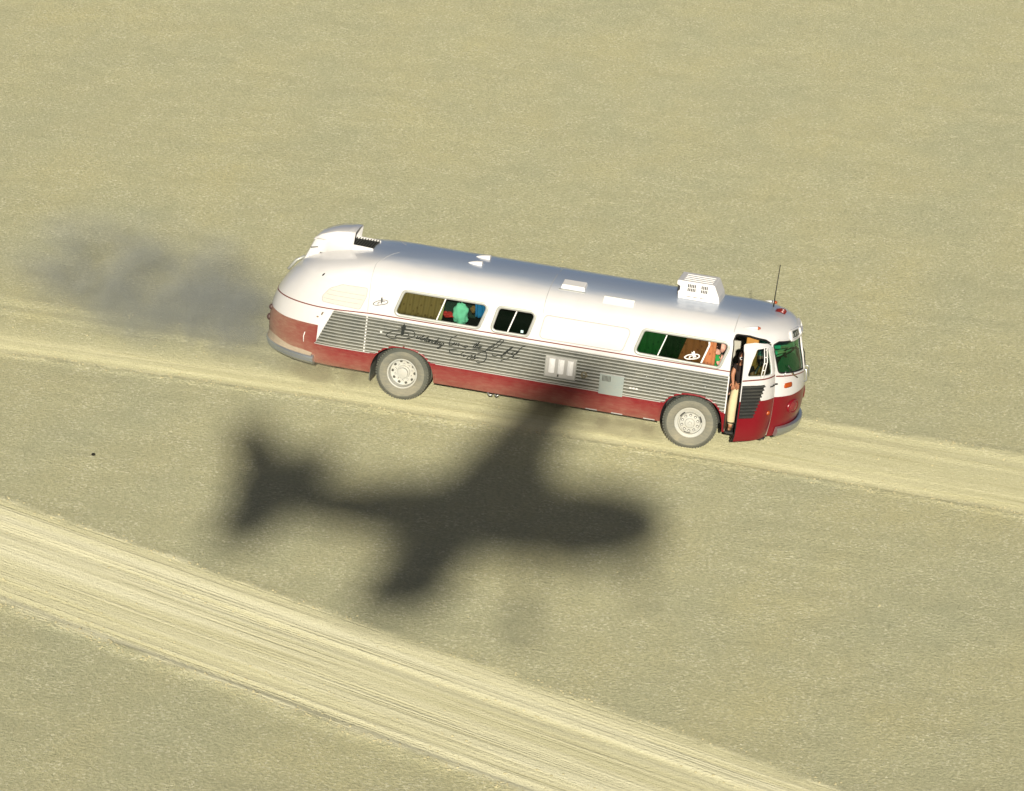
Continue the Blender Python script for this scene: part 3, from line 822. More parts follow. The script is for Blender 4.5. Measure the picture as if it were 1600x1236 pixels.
# ================================================================= DOOR (open, hinged at its front edge)
HX, HY, _ = P(7.06, 1.5, -1)
DM = Matrix.Translation((HX, HY, 0)) @ Matrix.Rotation(R(36), 4, 'Z') @ Matrix.Translation((-HX, -HY, 0))
LEAF = rpoly([(6.275, .42), (7.05, .44), (7.05, 2.20), (6.89, 2.33), (6.60, 2.38), (6.33, 2.36), (6.275, 2.24)], [.01, .01, .07, .1, .2, .09, .09])
LWIN = rpoly([(6.37, 1.735), (6.945, 1.735), (6.90, 2.0), (6.83, 2.265), (6.55, 2.245), (6.46, 2.06)], [.05, .05, .05, .07, .07, .05])
def SL(u, v, h): return DM @ S(u, v, h)
def leaf_part(test, mat, h, name, parent, flip=False):
    gu = frange(6.275, 7.05, .05); gv = frange(.42, 2.38, .06)
    V_, F_ = cdt([dense(LEAF, .05), dense(LWIN, .05)], [[(u, 1.24) for u in frange(6.275, 7.05, .05)]], gu, gv)
    F_ = [f for f in F_ if (lambda c: inside(c, LEAF) and not inside(c, LWIN) and test(c))((sum(V_[i][0] for i in f) / 3, sum(V_[i][1] for i in f) / 3))]
    m, used = mesh_from(V_, F_, lambda u, v: SL(u, v, h), -1)
    if flip: m.f = [tuple(reversed(f)) for f in m.f]
    return m.build(name, mat, parent)
door = leaf_part(lambda c: c[1] >= 1.24, M['white'], 0, 'door', bus)
leaf_part(lambda c: c[1] < 1.24, M['red'], 0, 'door_lower_panel', door)
leaf_part(lambda c: True, M['c_black'], -.04, 'door_inner_panel', door, True)
m = MB(); ed = [q for q in dense(rpoly([LEAF[-1], (6.275, 2.24), (6.275, .42), (6.95, .44)], 0), .1)]
m.grid([[SL(u, v, 0.), SL(u, v, -.04)] for u, v in [(6.70, .43), (6.275, .42)] + [(6.275, z) for z in frange(.5, 2.2, .1)]]); m.build('door_edge', M['black'], door, smooth=False)
m = MB(); frame_ring(m, dense(LWIN, .08), [(.035, .001), (.03, .012), (.0, .012), (-.008, -.03)], -1, SL); m.build('door_window_frame', M['white'], door, sharp=35)
poly_surf(LWIN, .1, lambda u, v: SL(u, v, -.012)).build('pane', M['g_door'], door)
LB = [(6.295, .90), (6.585, .90), (6.765, 1.555), (6.295, 1.555)]
poly_surf(LB, .08, lambda u, v: SL(u, v, .004)).build('flute_backing', M['groove_door'], door)
dz = (1.555 - .90) / 10
for r_ in range(10):
    za = .90 + dz * r_
    slat(6.30, 6.585 + (za + dz - .90) * .275, za, za + dz, door, M['alu_door'], fn=SL, step=.08)
ribbon('pinstripe', lambda u: 1.65 + .03 * (u - 6.3) / .75, 6.285, 7.045, .013, .0035, M['stripe'], door, fn=SL)
m = MB(); m.tube([SL(6.90, 1.49, .005), SL(6.92, 1.50, .03), SL(6.99, 1.505, .03), SL(7.0, 1.505, .005)], .013, 6); m.build('door_handle', M['decal'], door)
m = MB()
for u_t, u_b in ((6.725, 6.65), (6.79, 6.705)): m.tube([SL(u_t, 2.27, .02), SL((u_t + u_b) / 2, 2.02, .05), SL(u_b, 1.70, .02)], .011, 6)
for t in (.08, .3, .52, .75, .95): m.tube([SL(6.725 - .075 * t, 2.27 - .55 * t, .045), SL(6.79 - .085 * t, 2.27 - .55 * t, .045)], .010, 6)
m.build('grab_ladder', M['decalw'], door)
m = MB(); m.lathe([(0, -.03), (.03, -.024), (.045, 0)], 14, Matrix.Translation(SL(6.92, .96, .0)) @ Matrix.Rotation(R(30), 4, 'Z')); m.build('marker_lamp', M['amber'], door)
# door opening surround, step well, dark doorway lining
m = MB(); dd = dense(DOOR, .06); od = offset_dirs(dd); sel = [i for i in range(len(dd)) if dd[i][0] < 7.0 and dd[i][1] > V0 + .02]
m.grid([[S(dd[i][0] + od[i][0] * o_, dd[i][1] + od[i][1] * o_, h_) for o_, h_ in ((.016, .002), (.012, .007), (0, .006), (0, -.05))] for i in sel]); m.build('door_surround', M['black'], bus, smooth=False)
m = MB(); m.box((6.26, -1.12, .40), (7.02, -.45, .44)); m.box((6.26, -.80, .44), (7.02, -.45, .68)); m.build('entry_step', M['dark'], bus, smooth=False)
m = MB(); m.box((6.22, -1.10, .44), (6.25, -.45, 1.0)); m.build('step_side', M['c_shoe'], bus, smooth=False)

# ================================================================= WHEELS
def wheel(name, cx, side, yo, steer, dished, bus):
    """yo: y of the tyre's outer face"""
    Rw = .525; B = Matrix.Translation((cx, side * yo, Rw - .012)) @ Matrix.Rotation(steer, 4, 'Z')
    if side > 0: B = B @ Matrix.Rotation(math.pi, 4, 'Z')
    # local -Y faces outward
    rim = MB()
    if dished:
        rim.lathe([(.300, .03), (.300, -.012), (.288, -.02), (.270, -.012), (.262, .05), (.255, .12), (.20, .135), (.13, .13), (.125, .10), (.10, .085), (.10, .03), (.06, .02), (.0, .02)], 48, B)
    else:
        rim.lathe([(.300, .03), (.300, -.012), (.288, -.02), (.268, -.014), (.235, .0), (.225, .045), (.205, .05), (.198, .0), (.19, -.018), (.12, -.022), (.10, -.026), (.085, -.05), (.04, -.056), (.035, -.085), (.0, -.09)], 48, B)
    w_ = rim.build('wheel', M['rim'], bus, sharp=40)
    t = MB()
    t.lathe([(.292, .05), (.298, .0), (.33, -.006), (.36, -.022), (.40, -.030), (.445, -.025)], 64, B)
    t.build('tyre', M['tyre'], w_)
    t = MB(); t.lathe([(.445, -.025), (.452, -.030), (.475, -.022), (.492, -.006), (.503, .005), (.520, .028), (.525, .06), (.525, .20), (.518, .235), (.49, .262), (.40, .28), (.30, .27)], 64, B)
    t.build('tyre_tread', M['tread'], w_)
    lug = MB()
    for k in range(60):
        a = 2 * math.pi * k / 60; Rm = B @ Matrix.Rotation(a, 4, 'Y')
        lug.box((-.017, .0, .498), (.013, .055, .528), Rm)
        lug.box((-.012, .085, .515), (.016, .17, .530), Rm)
    lug.build('tread_blocks', M['tread'], w_, smooth=False, kind='stuff')
    ny = .118 if dished else -.024
    for k in range(10):
        a = 2 * math.pi * (k + .5) / 10; r_ = .165 if dished else .155
        n = MB(); n.lathe([(0, -.028), (.014, -.026), (.019, -.01), (.019, .02)], 8, B @ Matrix.Translation((r_ * math.cos(a), ny, r_ * math.sin(a)))); n.build('lug_nut', M['trim'], w_, smooth=False)
        if not dished:
            n = MB(); n.lathe([(.0, -.0235), (.026, -.0235), (.027, -.020)], 12, B @ Matrix.Translation((r_ * math.cos(a), -.001, r_ * math.sin(a)))); n.build('stud_boss', M['rimdark'], w_, smooth=False)
    holes = 10 if dished else 3
    for k in range(holes):
        a = 2 * math.pi * k / holes + (0 if dished else R(20))
        if dished:
            n = MB(); n.lathe([(.0, .124), (.026, .124), (.030, .131)], 12, B @ Matrix.Translation((.222 * math.cos(a), 0, .222 * math.sin(a)))); n.build('hand_hole', M['rimdark'], w_, smooth=False)
        else:
            n = MB(); rows = [[B @ Vector((rr * math.cos(a + t_), .043, rr * math.sin(a + t_))) for rr in (.203, .224)] for t_ in frange(-.30, .30, .1)]
            n.grid(rows); n.build('hand_hole', M['black'], w_, smooth=False)
    if dished:
        t = MB(); t.lathe([(.30, .30), (.40, .29), (.49, .31), (.525, .36), (.525, .50), (.49, .56), (.30, .57)], 48, B); t.build('inner_tyre', M['tread'], w_)
    return w_
wheel('wheel', -.085, -1, 1.165, 0, True, bus); wheel('wheel', -.085, 1, 1.165, 0, True, bus)
wheel('wheel', 5.585, -1, 1.175, R(7), False, bus); wheel('wheel', 5.585, 1, 1.175, R(7), False, bus)
m = MB(); m.tube([(-.085, -1.0, .51), (-.085, 1.0, .51)], .07, 10); m.build('axle', M['dark'], bus)
m = MB(); m.tube([(5.585, -1.0, .47), (5.585, 1.0, .47)], .05, 10); m.build('axle', M['dark'], bus)

# ================================================================= BUMPERS AND FRONT
def bumper(us, vfun, name, prof):
    m = MB(); rows = []
    path = [(u, -1) for u in us] + [(u, 1) for u in reversed(us)]
    for u, sd in path: rows.append([S(u, vfun(u) + dv, h, sd) for dv, h in prof])
    m.grid(rows[::-1], caps=True); return m.build(name, M['chrome'], bus, sharp=50)
bumper(frange(7.17, U3 - .02, .06), lambda u: .545, 'front_bumper', [(-.085, .02), (-.085, .075), (-.03, .105), (.03, .105), (.08, .08), (.085, .02)])
bumper(list(reversed(frange(U0 + .02, -1.76, .07))), lambda u: .50, 'rear_bumper', [(-.085, -.02), (-.09, .05), (-.05, .085), (-.012, .085), (.0, .068), (.012, .085), (.055, .08), (.085, .045), (.085, -.02)])
# dust covered shelf above the rear bumper
tt = lambda u: min(1, max(0, (-1.8 - u) / 1.2))
m = MB(); rows = []
for u, sd in [(u, -1) for u in frange(-1.80, U0 + .02, .07)] + [(u, 1) for u in frange(U0 + .02, -1.80, .07)]:
    rows.append([S(u, .57, .06, sd), S(u, .59, .045, sd), S(u, .60 + .04 * tt(u), .02, sd), S(u, .615 + .12 * tt(u) + .012 * math.sin(u * 9), .004, sd)])
m.grid(rows); m.build('rear_valance', plain('dust_caked_valance', (.36, .295, .21), .95, 0, .3, 8), bus)
# headlamp, indicators and markers
def lamp(u, v, ru, rv, proud, mat, name, side=-1, parent=None, rect=False):
    m = MB(); rows = []
    for q in range(5):
        t = q / 4; rr = math.cos(t * math.pi / 2); rows.append([])
        for k in range(20):
            a = 2 * math.pi * k / 20; cx_, cy_ = math.cos(a), math.sin(a)
            if rect: cx_ = math.copysign(abs(cx_) ** .45, cx_); cy_ = math.copysign(abs(cy_) ** .45, cy_)
            rows[-1].append(S(u + ru * cx_ * rr, v + rv * cy_ * rr, proud * math.sin(t * math.pi / 2) + .002, side))
    m.grid(rows if side > 0 else rows, closed_v=True); return m.build(name, mat, parent or bus)
def ring(u, v, ru, rv, w_, h, mat, name, side=-1, parent=None):
    poly = [(u + ru * math.cos(2 * math.pi * k / 28), v + rv * math.sin(2 * math.pi * k / 28)) for k in range(28)]
    m = MB(); frame_ring(m, poly, [(w_, .001), (w_ * .6, h), (-w_ * .4, h), (-w_, .001)], side); return m.build(name, mat, parent or bus)
for sd in (-1, 1):
    hl = lamp(7.475, .975, .105, .115, .045, M['lampglass'], 'headlamp', sd); ring(7.475, .975, .112, .122, .022, .03, M['red'], 'headlamp_rim', sd, hl)
    lamp(7.315, 1.44, .085, .052, .03, M['amber'], 'turn_indicator', sd, rect=True)
lamp(7.08, 1.50, .035, .018, .02, M['decal'], 'lock_escutcheon')
for sd in (-1, 1):
    m = MB()
    for k in range(5):
        u = 6.62 + .036 * k; r_ = .008 + .020 * math.sin(k / 4 * math.pi / 2)
    b0 = S(6.50, 2.545, .0, sd); b1 = S(6.80, 2.55, .03, sd)
    m.tube([b0, b0.lerp(b1, .5) + Vector((0, 0, .006)), b1], [.004, .022, .040], 10); cone = m.build('marker_lamp_fairing', M['white'], bus)
    m = MB(); m.tube([b1, b1 + (b1 - b0).normalized() * .05], [.038, .016], 10); m.build('marker_lamp', M['amber'], cone)
# three red clearance lamps on the front roof
for y in (-.075, .0, .075):
    vv = ph(57); base = Vector((6.92, y, 2.615))
    m = MB(); m.tube([base + Vector((-.13, 0, .03)), base + Vector((-.04, 0, .04)), base + Vector((.03, 0, .03)), base + Vector((.07, 0, .0))], [.006, .018, .024, .010], 10); m.build('clearance_lamp', M['redlens'], bus)
# destination sign
m = MB(); DS = rpoly([(7.47, 2.26), (7.81, 2.25), (7.81, 2.385), (7.50, 2.42)], .02)
for sd in (-1, 1):
    ds = poly_surf(DS, .05, lambda u, v: S(u, v, .006, sd), sd).build('destination_sign', plain('destination_glass', (.05, .055, .045), .25), bus)
    m = MB(); frame_ring(m, dense(DS, .06), [(.045, .0), (.035, .035), (.006, .04), (-.004, .006)], sd); m.build('sign_frame', M['white'], ds, sharp=35)
    for k in range(4):
        u = 7.53 + .07 * k; m = MB(); m.grid([[S(uu, vv_, .0085, sd) for vv_ in (2.29, 2.36)] for uu in (u, u + .03)]); m.build('sign_character', plain('pale_sign_paint', (.32, .33, .30), .6), ds, smooth=False)
# mirrors at the windscreen posts
m = MB(); a = S(7.70, 1.60, 0, 1); m.tube([a, a + Vector((.08, .02, -.02)), a + Vector((.10, .03, -.22))], .012, 6); m.build('mirror_arm', M['chrome'], bus)
m = MB(); m.tube([S(7.81, 1.58, .0), S(7.81, 1.57, .05), S(7.81, 1.36, .05), S(7.81, 1.33, .0)], .018, 6); m.build('grab_handle', M['chrome'], bus)
m = MB(); m.tube([S(7.785, 1.60, .008), S(7.80, 1.9, .008), S(7.81, 2.22, .008)], .028, 8); m.build('centre_post', M['white'], bus)
# tow hook remnants beneath the door and drain cocks under the skirt
for pts in ([S(6.98, .45, .0), S(6.99, .41, .03), S(7.03, .43, .0)], [Vector((1.62, -1.16, .43)), Vector((1.66, -1.17, .38)), Vector((1.72, -1.17, .40))], [Vector((1.76, -1.16, .42)), Vector((1.80, -1.17, .38)), Vector((1.84, -1.17, .42))]):
    m = MB(); m.tube(pts, .014, 6); m.build('bracket', M['chrome'], bus)
for x in (3.55, 4.05, 4.68): m = MB(); m.box((x, -1.172, .436), (x + .22, -1.150, .452)); m.build('skirt_edge_strip', M['trim'], bus, smooth=False)
# tail lamps and rear ladder bits
for sd in (-1, 1):
    lamp(-3.05, 1.15, .05, .06, .05, M['taillens'], 'tail_lamp', sd); lamp(-3.1, .93, .06, .07, .05, M['taillens'], 'tail_lamp', sd)

# ================================================================= ACCESS HATCHES
def hatch(u0, u1, v0, v1, h, mat, name):
    m = MB(); m.grid([[S(u, v, hh) for u, hh in ((u0, 0), (u0, h), (u1, h), (u1, 0))] for v in (v0, v1)])
    m.grid([[S(u, v0, hh) for u in (u0, u1)] for hh in (0, h)]); m.grid([[S(u, v1, hh) for u in (u0, u1)] for hh in (h, 0)])
    return m.build(name, mat, bus, smooth=False)
hb = hatch(2.69, 3.30, .985, 1.41, .042, M['trim'], 'refrigerator_vent')
for u in (2.765, 2.945, 3.125):
    m = MB(); rows = []
    for i in range(7):
        t = i / 6; rows.append([S(u + .115 * t, v, .044 + .022 * math.sin(math.pi * t) ** .6) for v in (1.07, 1.355)])
    m.grid(rows); m.build('vent_louvre', plain('white_vent_louvre', (.78, .78, .75), .4), hb, smooth=True)
for a_, b_ in (((2.69, 1.395), (3.30, 1.41)), ((2.69, .985), (3.30, 1.0)), ((2.69, .985), (2.705, 1.41)), ((3.285, .985), (3.30, 1.41))):
    m = MB(); m.grid([[S(u, v, hh) for u, hh in ((a_[0], .04), (a_[0], .054), (b_[0], .054), (b_[0], .04))] for v in (a_[1], b_[1])]); m.build('vent_rim', M['frame'], hb, smooth=False)
m = MB(); m.box(S(2.96, 1.03, .044) + Vector((-.015, -.02, -.02)), S(2.96, 1.03, .044) + Vector((.015, 0, .02))); m.build('vent_latch', M['rimdark'], hb, smooth=False)
gb = hatch(3.77, 4.24, .815, 1.225, .040, M['galv'], 'service_hatch')
for i in range(7):
    u = 3.82 + .025 * i; m = MB(); m.grid([[S(uu, v, .0415) for v in (1.075, 1.185)] for uu in (u, u + .014)]); m.build('hatch_slot', M['rimdark'], gb, smooth=False)
ribbon('hatch_hinge', lambda u: 1.222, 3.77, 4.24, .008, .047, M['trim'], gb)
# roundel to the left of the hatch, an old worn badge
ring(3.46, 1.12, .055, .05, .014, .04, plain('worn_badge', (.18, .16, .10), .6), 'worn_badge')
ring(3.46, 1.12, .028, .05, .010, .042, plain('worn_badge_inner', (.18, .16, .10), .6), 'worn_badge')
# small holes and handle near the rear
lamp(-1.955, 2.184, .022, .03, .012, M['black'], 'vent_hole')
m = MB(); m.tube([S(-1.68, 1.485, .01), S(-1.69, 1.46, .03), S(-1.70, 1.43, .01)], .012, 6); m.build('latch_handle', plain('brown_latch', (.16, .10, .05), .6), bus)
lamp(-1.765, 1.37, .02, .016, .01, plain('brown_keyhole', (.25, .17, .09), .6), 'keyhole')
m = MB(); m.tube([S(-1.934, 1.013, .02), S(-1.945, .93, .03), S(-1.945, .813, .02)], .009, 6); m.build('grab_handle', M['decalw'], bus)

# ================================================================= SEAMS
def seam(x, v0, v1, half, mat, both=True):
    m = MB()
    for sd in ((-1, 1) if both else (-1,)):
        rows = [[S(u_at(x, v) + o, v, h, sd) for o, h in ((-half, .0), (-half * .6, .0045), (half * .6, .0045), (half, .0))] for v in frange(v0, v1, .03)]
        m.grid(rows if sd > 0 else rows)
    return m.build('roof_seam', mat, bus)
seam(2.53, 2.17, VT - .03, .008, M['seam']); seam(6.20, 2.42, 2.86, .010, M['seam']); seam(-.87, 1.64, 2.9, .007, M['seam'])
# ================================================================= LETTERING
def strokes(pls, half, h, mat, name, parent=bus, vfn=None):
    m = MB()
    for pl in pls:
        pts = [Vector(p) for p in pl]; q = []
        for i in range(len(pts) - 1):                    # Catmull-Rom
            p0, p1, p2, p3 = pts[max(0, i-1)], pts[i], pts[i+1], pts[min(len(pts)-1, i+2)]
            for t in (0, .25, .5, .75):
                q.append(.5 * ((2*p1) + (p2-p0)*t + (2*p0-5*p1+4*p2-p3)*t*t + (3*p1-p0-3*p2+p3)*t**3))
        q.append(pts[-1]); rows = []
        for i, p in enumerate(q):
            d = q[min(i+1, len(q)-1)] - q[max(i-1, 0)]; d = d.normalized() if d.length > 1e-6 else Vector((1, 0)); n = Vector((-d.y, d.x)) * half * (1 if abs(d.x) < abs(d.y) * 1.2 else .85)
            rows.append([S(p.x - n.x, p.y - n.y, h), S(p.x + n.x, p.y + n.y, h)])
        m.grid(rows)
    return m.build(name, mat, parent)
def flat_poly(poly, h, mat, name, parent=bus):
    m = MB(); m.add([S(u, v, h) for u, v in poly], [tuple(range(len(poly)))]); return m.build(name, mat, parent, smooth=False)
SCRIPT= [[(0.012,1.28),(-0.108,1.241),(-0.26,1.213),(-0.384,1.213),(-0.448,1.249),(-0.414,1.307),(-0.307,1.368),(-0.166,1.409),(-0.024,1.429),(0.07,1.416),(0.108,1.37),(0.09,1.32),(0.012,1.272),(-0.089,1.251)],[(-0.252,1.23),(-0.265,1.264),(-0.218,1.309),(-0.139,1.339),(-0.058,1.354),(-0.01,1.345),(-0.033,1.315),(-0.113,1.29)],[(0.176,1.348),(0.143,1.299),(0.15,1.286),(0.183,1.301),(0.221,1.343)],[(0.221,1.343),(0.185,1.295),(0.192,1.281)],[(0.295,1.386),(0.221,1.297),(0.221,1.277),(0.238,1.282)],[(0.243,1.35),(0.291,1.344)],[(0.237,1.276),(0.313,1.332),(0.293,1.295),(0.256,1.273),(0.244,1.281)],[(0.384,1.376),(0.311,1.286),(0.31,1.267),(0.327,1.271)],[(0.333,1.339),(0.381,1.334)],[(0.411,1.314),(0.39,1.323),(0.344,1.289),(0.339,1.264),(0.374,1.279),(0.411,1.314),(0.379,1.272),(0.386,1.258)],[(0.434,1.318),(0.39,1.258),(0.423,1.293),(0.463,1.314),(0.459,1.295),(0.437,1.265),(0.444,1.251)],[(0.535,1.299),(0.514,1.308),(0.468,1.275),(0.463,1.249),(0.502,1.264),(0.587,1.365),(0.504,1.257),(0.511,1.244)],[(0.514,1.243),(0.565,1.302),(0.53,1.254),(0.539,1.24)],[(0.59,1.299),(0.546,1.239),(0.579,1.275),(0.619,1.296),(0.615,1.277),(0.593,1.247),(0.6,1.233)],[(0.691,1.281),(0.67,1.29),(0.624,1.256),(0.622,1.231),(0.658,1.246),(0.691,1.281),(0.604,1.174),(0.57,1.165),(0.581,1.19),(0.664,1.226)],[(0.854,1.282),(0.901,1.338),(0.873,1.293),(0.892,1.28)],[(0.939,1.335),(0.902,1.279),(0.934,1.312),(0.983,1.333),(0.986,1.315),(0.967,1.287),(0.984,1.275)],[(0.789,1.275),(0.8,1.328),(0.819,1.41),(0.928,1.479)],[(0.784,1.269),(0.861,1.276)],[(1.327,1.403),(1.268,1.32),(1.272,1.302),(1.289,1.307)],[(1.28,1.368),(1.332,1.365)],[(1.289,1.301),(1.365,1.412),(1.372,1.412),(1.3,1.312),(1.327,1.339),(1.359,1.355),(1.352,1.332),(1.335,1.304),(1.349,1.297)],[(1.377,1.325),(1.413,1.331),(1.424,1.348),(1.403,1.349),(1.37,1.319),(1.373,1.296),(1.412,1.305)],[(1.012,1.308),(1.105,1.273),(1.157,1.299),(1.139,1.313),(1.081,1.286)],[(1.173,1.256),(1.414,1.275),(1.513,1.275),(1.655,1.395),(1.783,1.541),(1.832,1.544),(1.82,1.497),(1.722,1.384),(1.578,1.286)],[(1.513,1.275),(1.538,1.195),(1.531,1.103),(1.472,1.037),(1.397,1.015),(1.351,1.033)],[(1.522,1.294),(1.581,1.36),(1.683,1.445)],[(1.357,1.186),(1.44,1.234),(1.514,1.27)],[(1.546,1.281),(1.688,1.294),(1.83,1.301)],[(1.644,1.236),(1.664,1.205),(1.73,1.211),(1.759,1.244)],[(1.75,1.231),(1.836,1.246),(1.905,1.325),(2.029,1.448),(1.997,1.392),(1.877,1.276),(1.818,1.209),(1.863,1.205)],[(1.89,1.255),(1.936,1.342),(1.964,1.29),(2.051,1.294)],[(2.273,1.49),(2.209,1.468),(2.142,1.377),(2.084,1.3),(2.055,1.261),(2.048,1.226),(2.114,1.22),(2.187,1.261)],[(2.155,1.357),(2.067,1.353),(2.019,1.289),(2.074,1.287),(2.154,1.368)],[(1.827,1.126),(1.847,1.141),(1.952,1.198),(2.077,1.265)],[(1.173,1.251),(0.923,1.208),(0.827,1.18),(0.814,1.144),(0.867,1.108),(0.956,1.106),(1.032,1.125),(1.092,1.18)],[(1.045,1.099),(1.097,1.13),(1.091,1.084),(1.142,1.127)],[(1.151,1.044),(1.2,1.103),(1.261,1.147),(1.246,1.088),(1.206,1.047),(1.161,1.051)],[(1.259,1.068),(1.307,1.133),(1.327,1.153),(1.302,1.075),(1.256,1.045)],[(1.313,1.077),(1.364,1.114),(1.377,1.099)],[(1.127,1.164),(1.224,1.192),(1.324,1.181)]]
FIG= [(-0.178, 1.468), (-0.194, 1.481), (-0.153, 1.483), (-0.132, 1.528), (-0.113, 1.542), (-0.104, 1.507), (-0.081, 1.485), (-0.086, 1.431), (-0.108, 1.396), (-0.107, 1.333), (-0.136, 1.308), (-0.154, 1.283), (-0.167, 1.365), (-0.168, 1.428)]
E1 = [(-0.53, 1.857), (-0.591, 1.837), (-0.708, 1.801), (-0.763, 1.805), (-0.777, 1.819), (-0.743, 1.86), (-0.662, 1.904), (-0.569, 1.93), (-0.511, 1.925), (-0.494, 1.905), (-0.515, 1.869), (-0.591, 1.837)]
E2 = [(-0.679, 1.823), (-0.687, 1.84), (-0.665, 1.87), (-0.628, 1.883), (-0.573, 1.905), (-0.559, 1.894)]
F2 = [(-0.637, 1.942), (-0.627, 1.97), (-0.619, 1.984), (-0.608, 1.967), (-0.601, 1.929), (-0.601, 1.903), (-0.608, 1.876), (-0.603, 1.855), (-0.618, 1.849), (-0.627, 1.88), (-0.627, 1.912)]
W1_ = [(5.575, 1.805), (5.497, 1.783), (5.399, 1.766), (5.345, 1.778), (5.34, 1.793), (5.379, 1.833), (5.456, 1.865), (5.546, 1.884), (5.599, 1.879), (5.614, 1.853), (5.597, 1.825), (5.544, 1.799)]
W2_ = [(5.436, 1.781), (5.43, 1.809), (5.467, 1.84)]
W3_ = [(5.457, 1.921), (5.483, 1.905), (5.491, 1.939), (5.516, 1.935), (5.528, 1.867), (5.554, 1.851), (5.553, 1.826), (5.495, 1.807), (5.487, 1.835), (5.468, 1.865)]

lt = strokes(SCRIPT, .0085, .037, M['decal'], 'script_lettering')
flat_poly(FIG, .038, M['decal'], 'lettering_figure', lt)
em = strokes([E1, E2], .0065, .004, M['decal'], 'emblem'); flat_poly(F2, .005, M['decal'], 'emblem_figure', em)
em = strokes([W1_, W2_], .012, -.004, M['decalw'], 'window_emblem'); flat_poly(W3_, -.003, M['decalw'], 'emblem_figure', em)

# ================================================================= ROOF EQUIPMENT
def roof_z(x, y):
    """outer roof height at x, y (search the chart)"""
    best = None; lo_, hi_ = VB, VT
    for _ in range(40):
        mid = (lo_ + hi_) / 2; f = (mid - VB) * math.pi / 2
        wv = roof_w(f)
        if wv > abs(y): lo_ = mid
        else: hi_ = mid
    f = (lo_ - VB) * math.pi / 2; return roof_h(f)
# air conditioner
ac_prof = [(4.93, 2.66), (5.74, 2.66), (5.72, 2.78), (5.615, 3.0), (5.58, 3.015), (4.90, 3.015), (4.885, 3.0), (4.885, 2.93), (4.95, 2.90), (4.95, 2.82), (4.915, 2.79)]
m = MB(); yl = [-.31, .31]
m.grid([[Vector((x, y, z)) for x, z in ac_prof] for y in yl], closed_v=True, caps=True)
ac = m.build('air_conditioner', M['acwhite'], bus, smooth=False); bevel(ac, .025, 3)
for y in (-.20, -.08, .04, .16):
    m = MB(); m.box((5.0, y - .022, 3.012), (5.56, y + .022, 3.028)); o = m.build('housing_rib', M['acwhite'], ac, smooth=False); bevel(o, .008)
m = MB(); m.box((4.89, -.2, 2.70), (4.945, .2, 2.92)); m.build('rear_grille', M['black'], ac, smooth=False)
for r_, (za, zb) in enumerate(((2.90, 2.965), (2.825, 2.885))):
    for i in list(range(5)) + list(range(8, 12)):
        x = 5.10 + .033 * i; m = MB(); m.box((x, -.3135, za), (x + .021, -.306, zb)); m.build('grille_slot', M['black'], ac, smooth=False)
for x in (5.09, 5.22, 5.35): m = MB(); m.box((x, -.3135, 2.715), (x + .09, -.306, 2.725)); m.build('drain_slot', M['rimdark'], ac, smooth=False)
# roof fins (small flue caps)
for x0, y in ((.80, -.27), (.85, .20)):
    z = roof_z(1, y); m = MB(); sec = []
    for x, hh, ww in ((x0, .01, .01), (x0 + .09, .045, .05), (x0 + .18, .065, .07), (x0 + .28, .075, .075)):
        sec.append([Vector((x, y + ww * math.cos(a), z - .02 + (hh + .02) * max(0, math.sin(a)) ** .7)) for a in [math.pi * k / 8 for k in range(9)]])
    m.grid(sec[::-1], caps=True); m.build('roof_cowl', M['acwhite'], bus, sharp=40)
# roof vents
def roof_box(x0, x1, y0, y1, top, name, base=-.03, taper=.02):
    z = [roof_z(0, y0) + base, roof_z(0, y1) + base]
    vs = [(x0, y0, z[0]), (x1, y0, z[0]), (x1, y1, z[1]), (x0, y1, z[1])]
    vt = [(x0 + taper, y0 + taper, top), (x1 - taper, y0 + taper, top), (x1 - taper, y1 - taper, top + .04), (x0 + taper, y1 - taper, top + .04)]
    m = MB(); m.add(vs + vt, [(3, 2, 1, 0), (4, 5, 6, 7), (0, 1, 5, 4), (1, 2, 6, 5), (2, 3, 7, 6), (3, 0, 4, 7)])
    o = m.build(name, M['acwhite'], bus, smooth=False); bevel(o, .012, 2); return o
v1_ = roof_box(2.72, 3.20, -.70, -.42, roof_z(0, -.62) + .055, 'roof_vent')
m = MB(); z = roof_z(0, -.70); m.box((2.70, -.76, z - .06), (3.22, -.69, z - .005)); o = m.build('vent_flange', M['frame'], v1_, smooth=False)
m = MB()
zt = roof_z(0, -.78); m.add([(3.60, -1.09, 2.36), (4.20, -1.09, 2.36), (4.20, -.80, zt + .05), (3.60, -.80, zt + .05), (3.60, -1.0, 2.30), (4.20, -1.0, 2.30), (4.20, -.72, zt - .03), (3.60, -.72, zt - .03)], [(0, 1, 2, 3), (3, 2, 6, 7), (1, 5, 6, 2), (0, 3, 7, 4), (0, 4, 5, 1)])
m2 = MB(); m2.add([(3.60, -.80, zt + .054), (4.20, -.80, zt + .054), (4.20, -.725, zt - .02), (3.60, -.725, zt - .02)], [(0, 1, 2, 3)])
v2_ = m.build('roof_cover', M['acwhite'], bus, smooth=False); bevel(v2_, .006, 2); m2.build('cover_top', M['galv'], v2_, smooth=False)
# whip aerial
m = MB(); b = Vector((6.70, .28, roof_z(0, .28) - .06)); m.tube([b, b + Vector((.005, 0, .25)), b + Vector((.03, 0, .86))], [.014, .012, .009], 6); ant = m.build('whip_aerial', plain('dark_aerial', (.02, .02, .012), .6), bus)
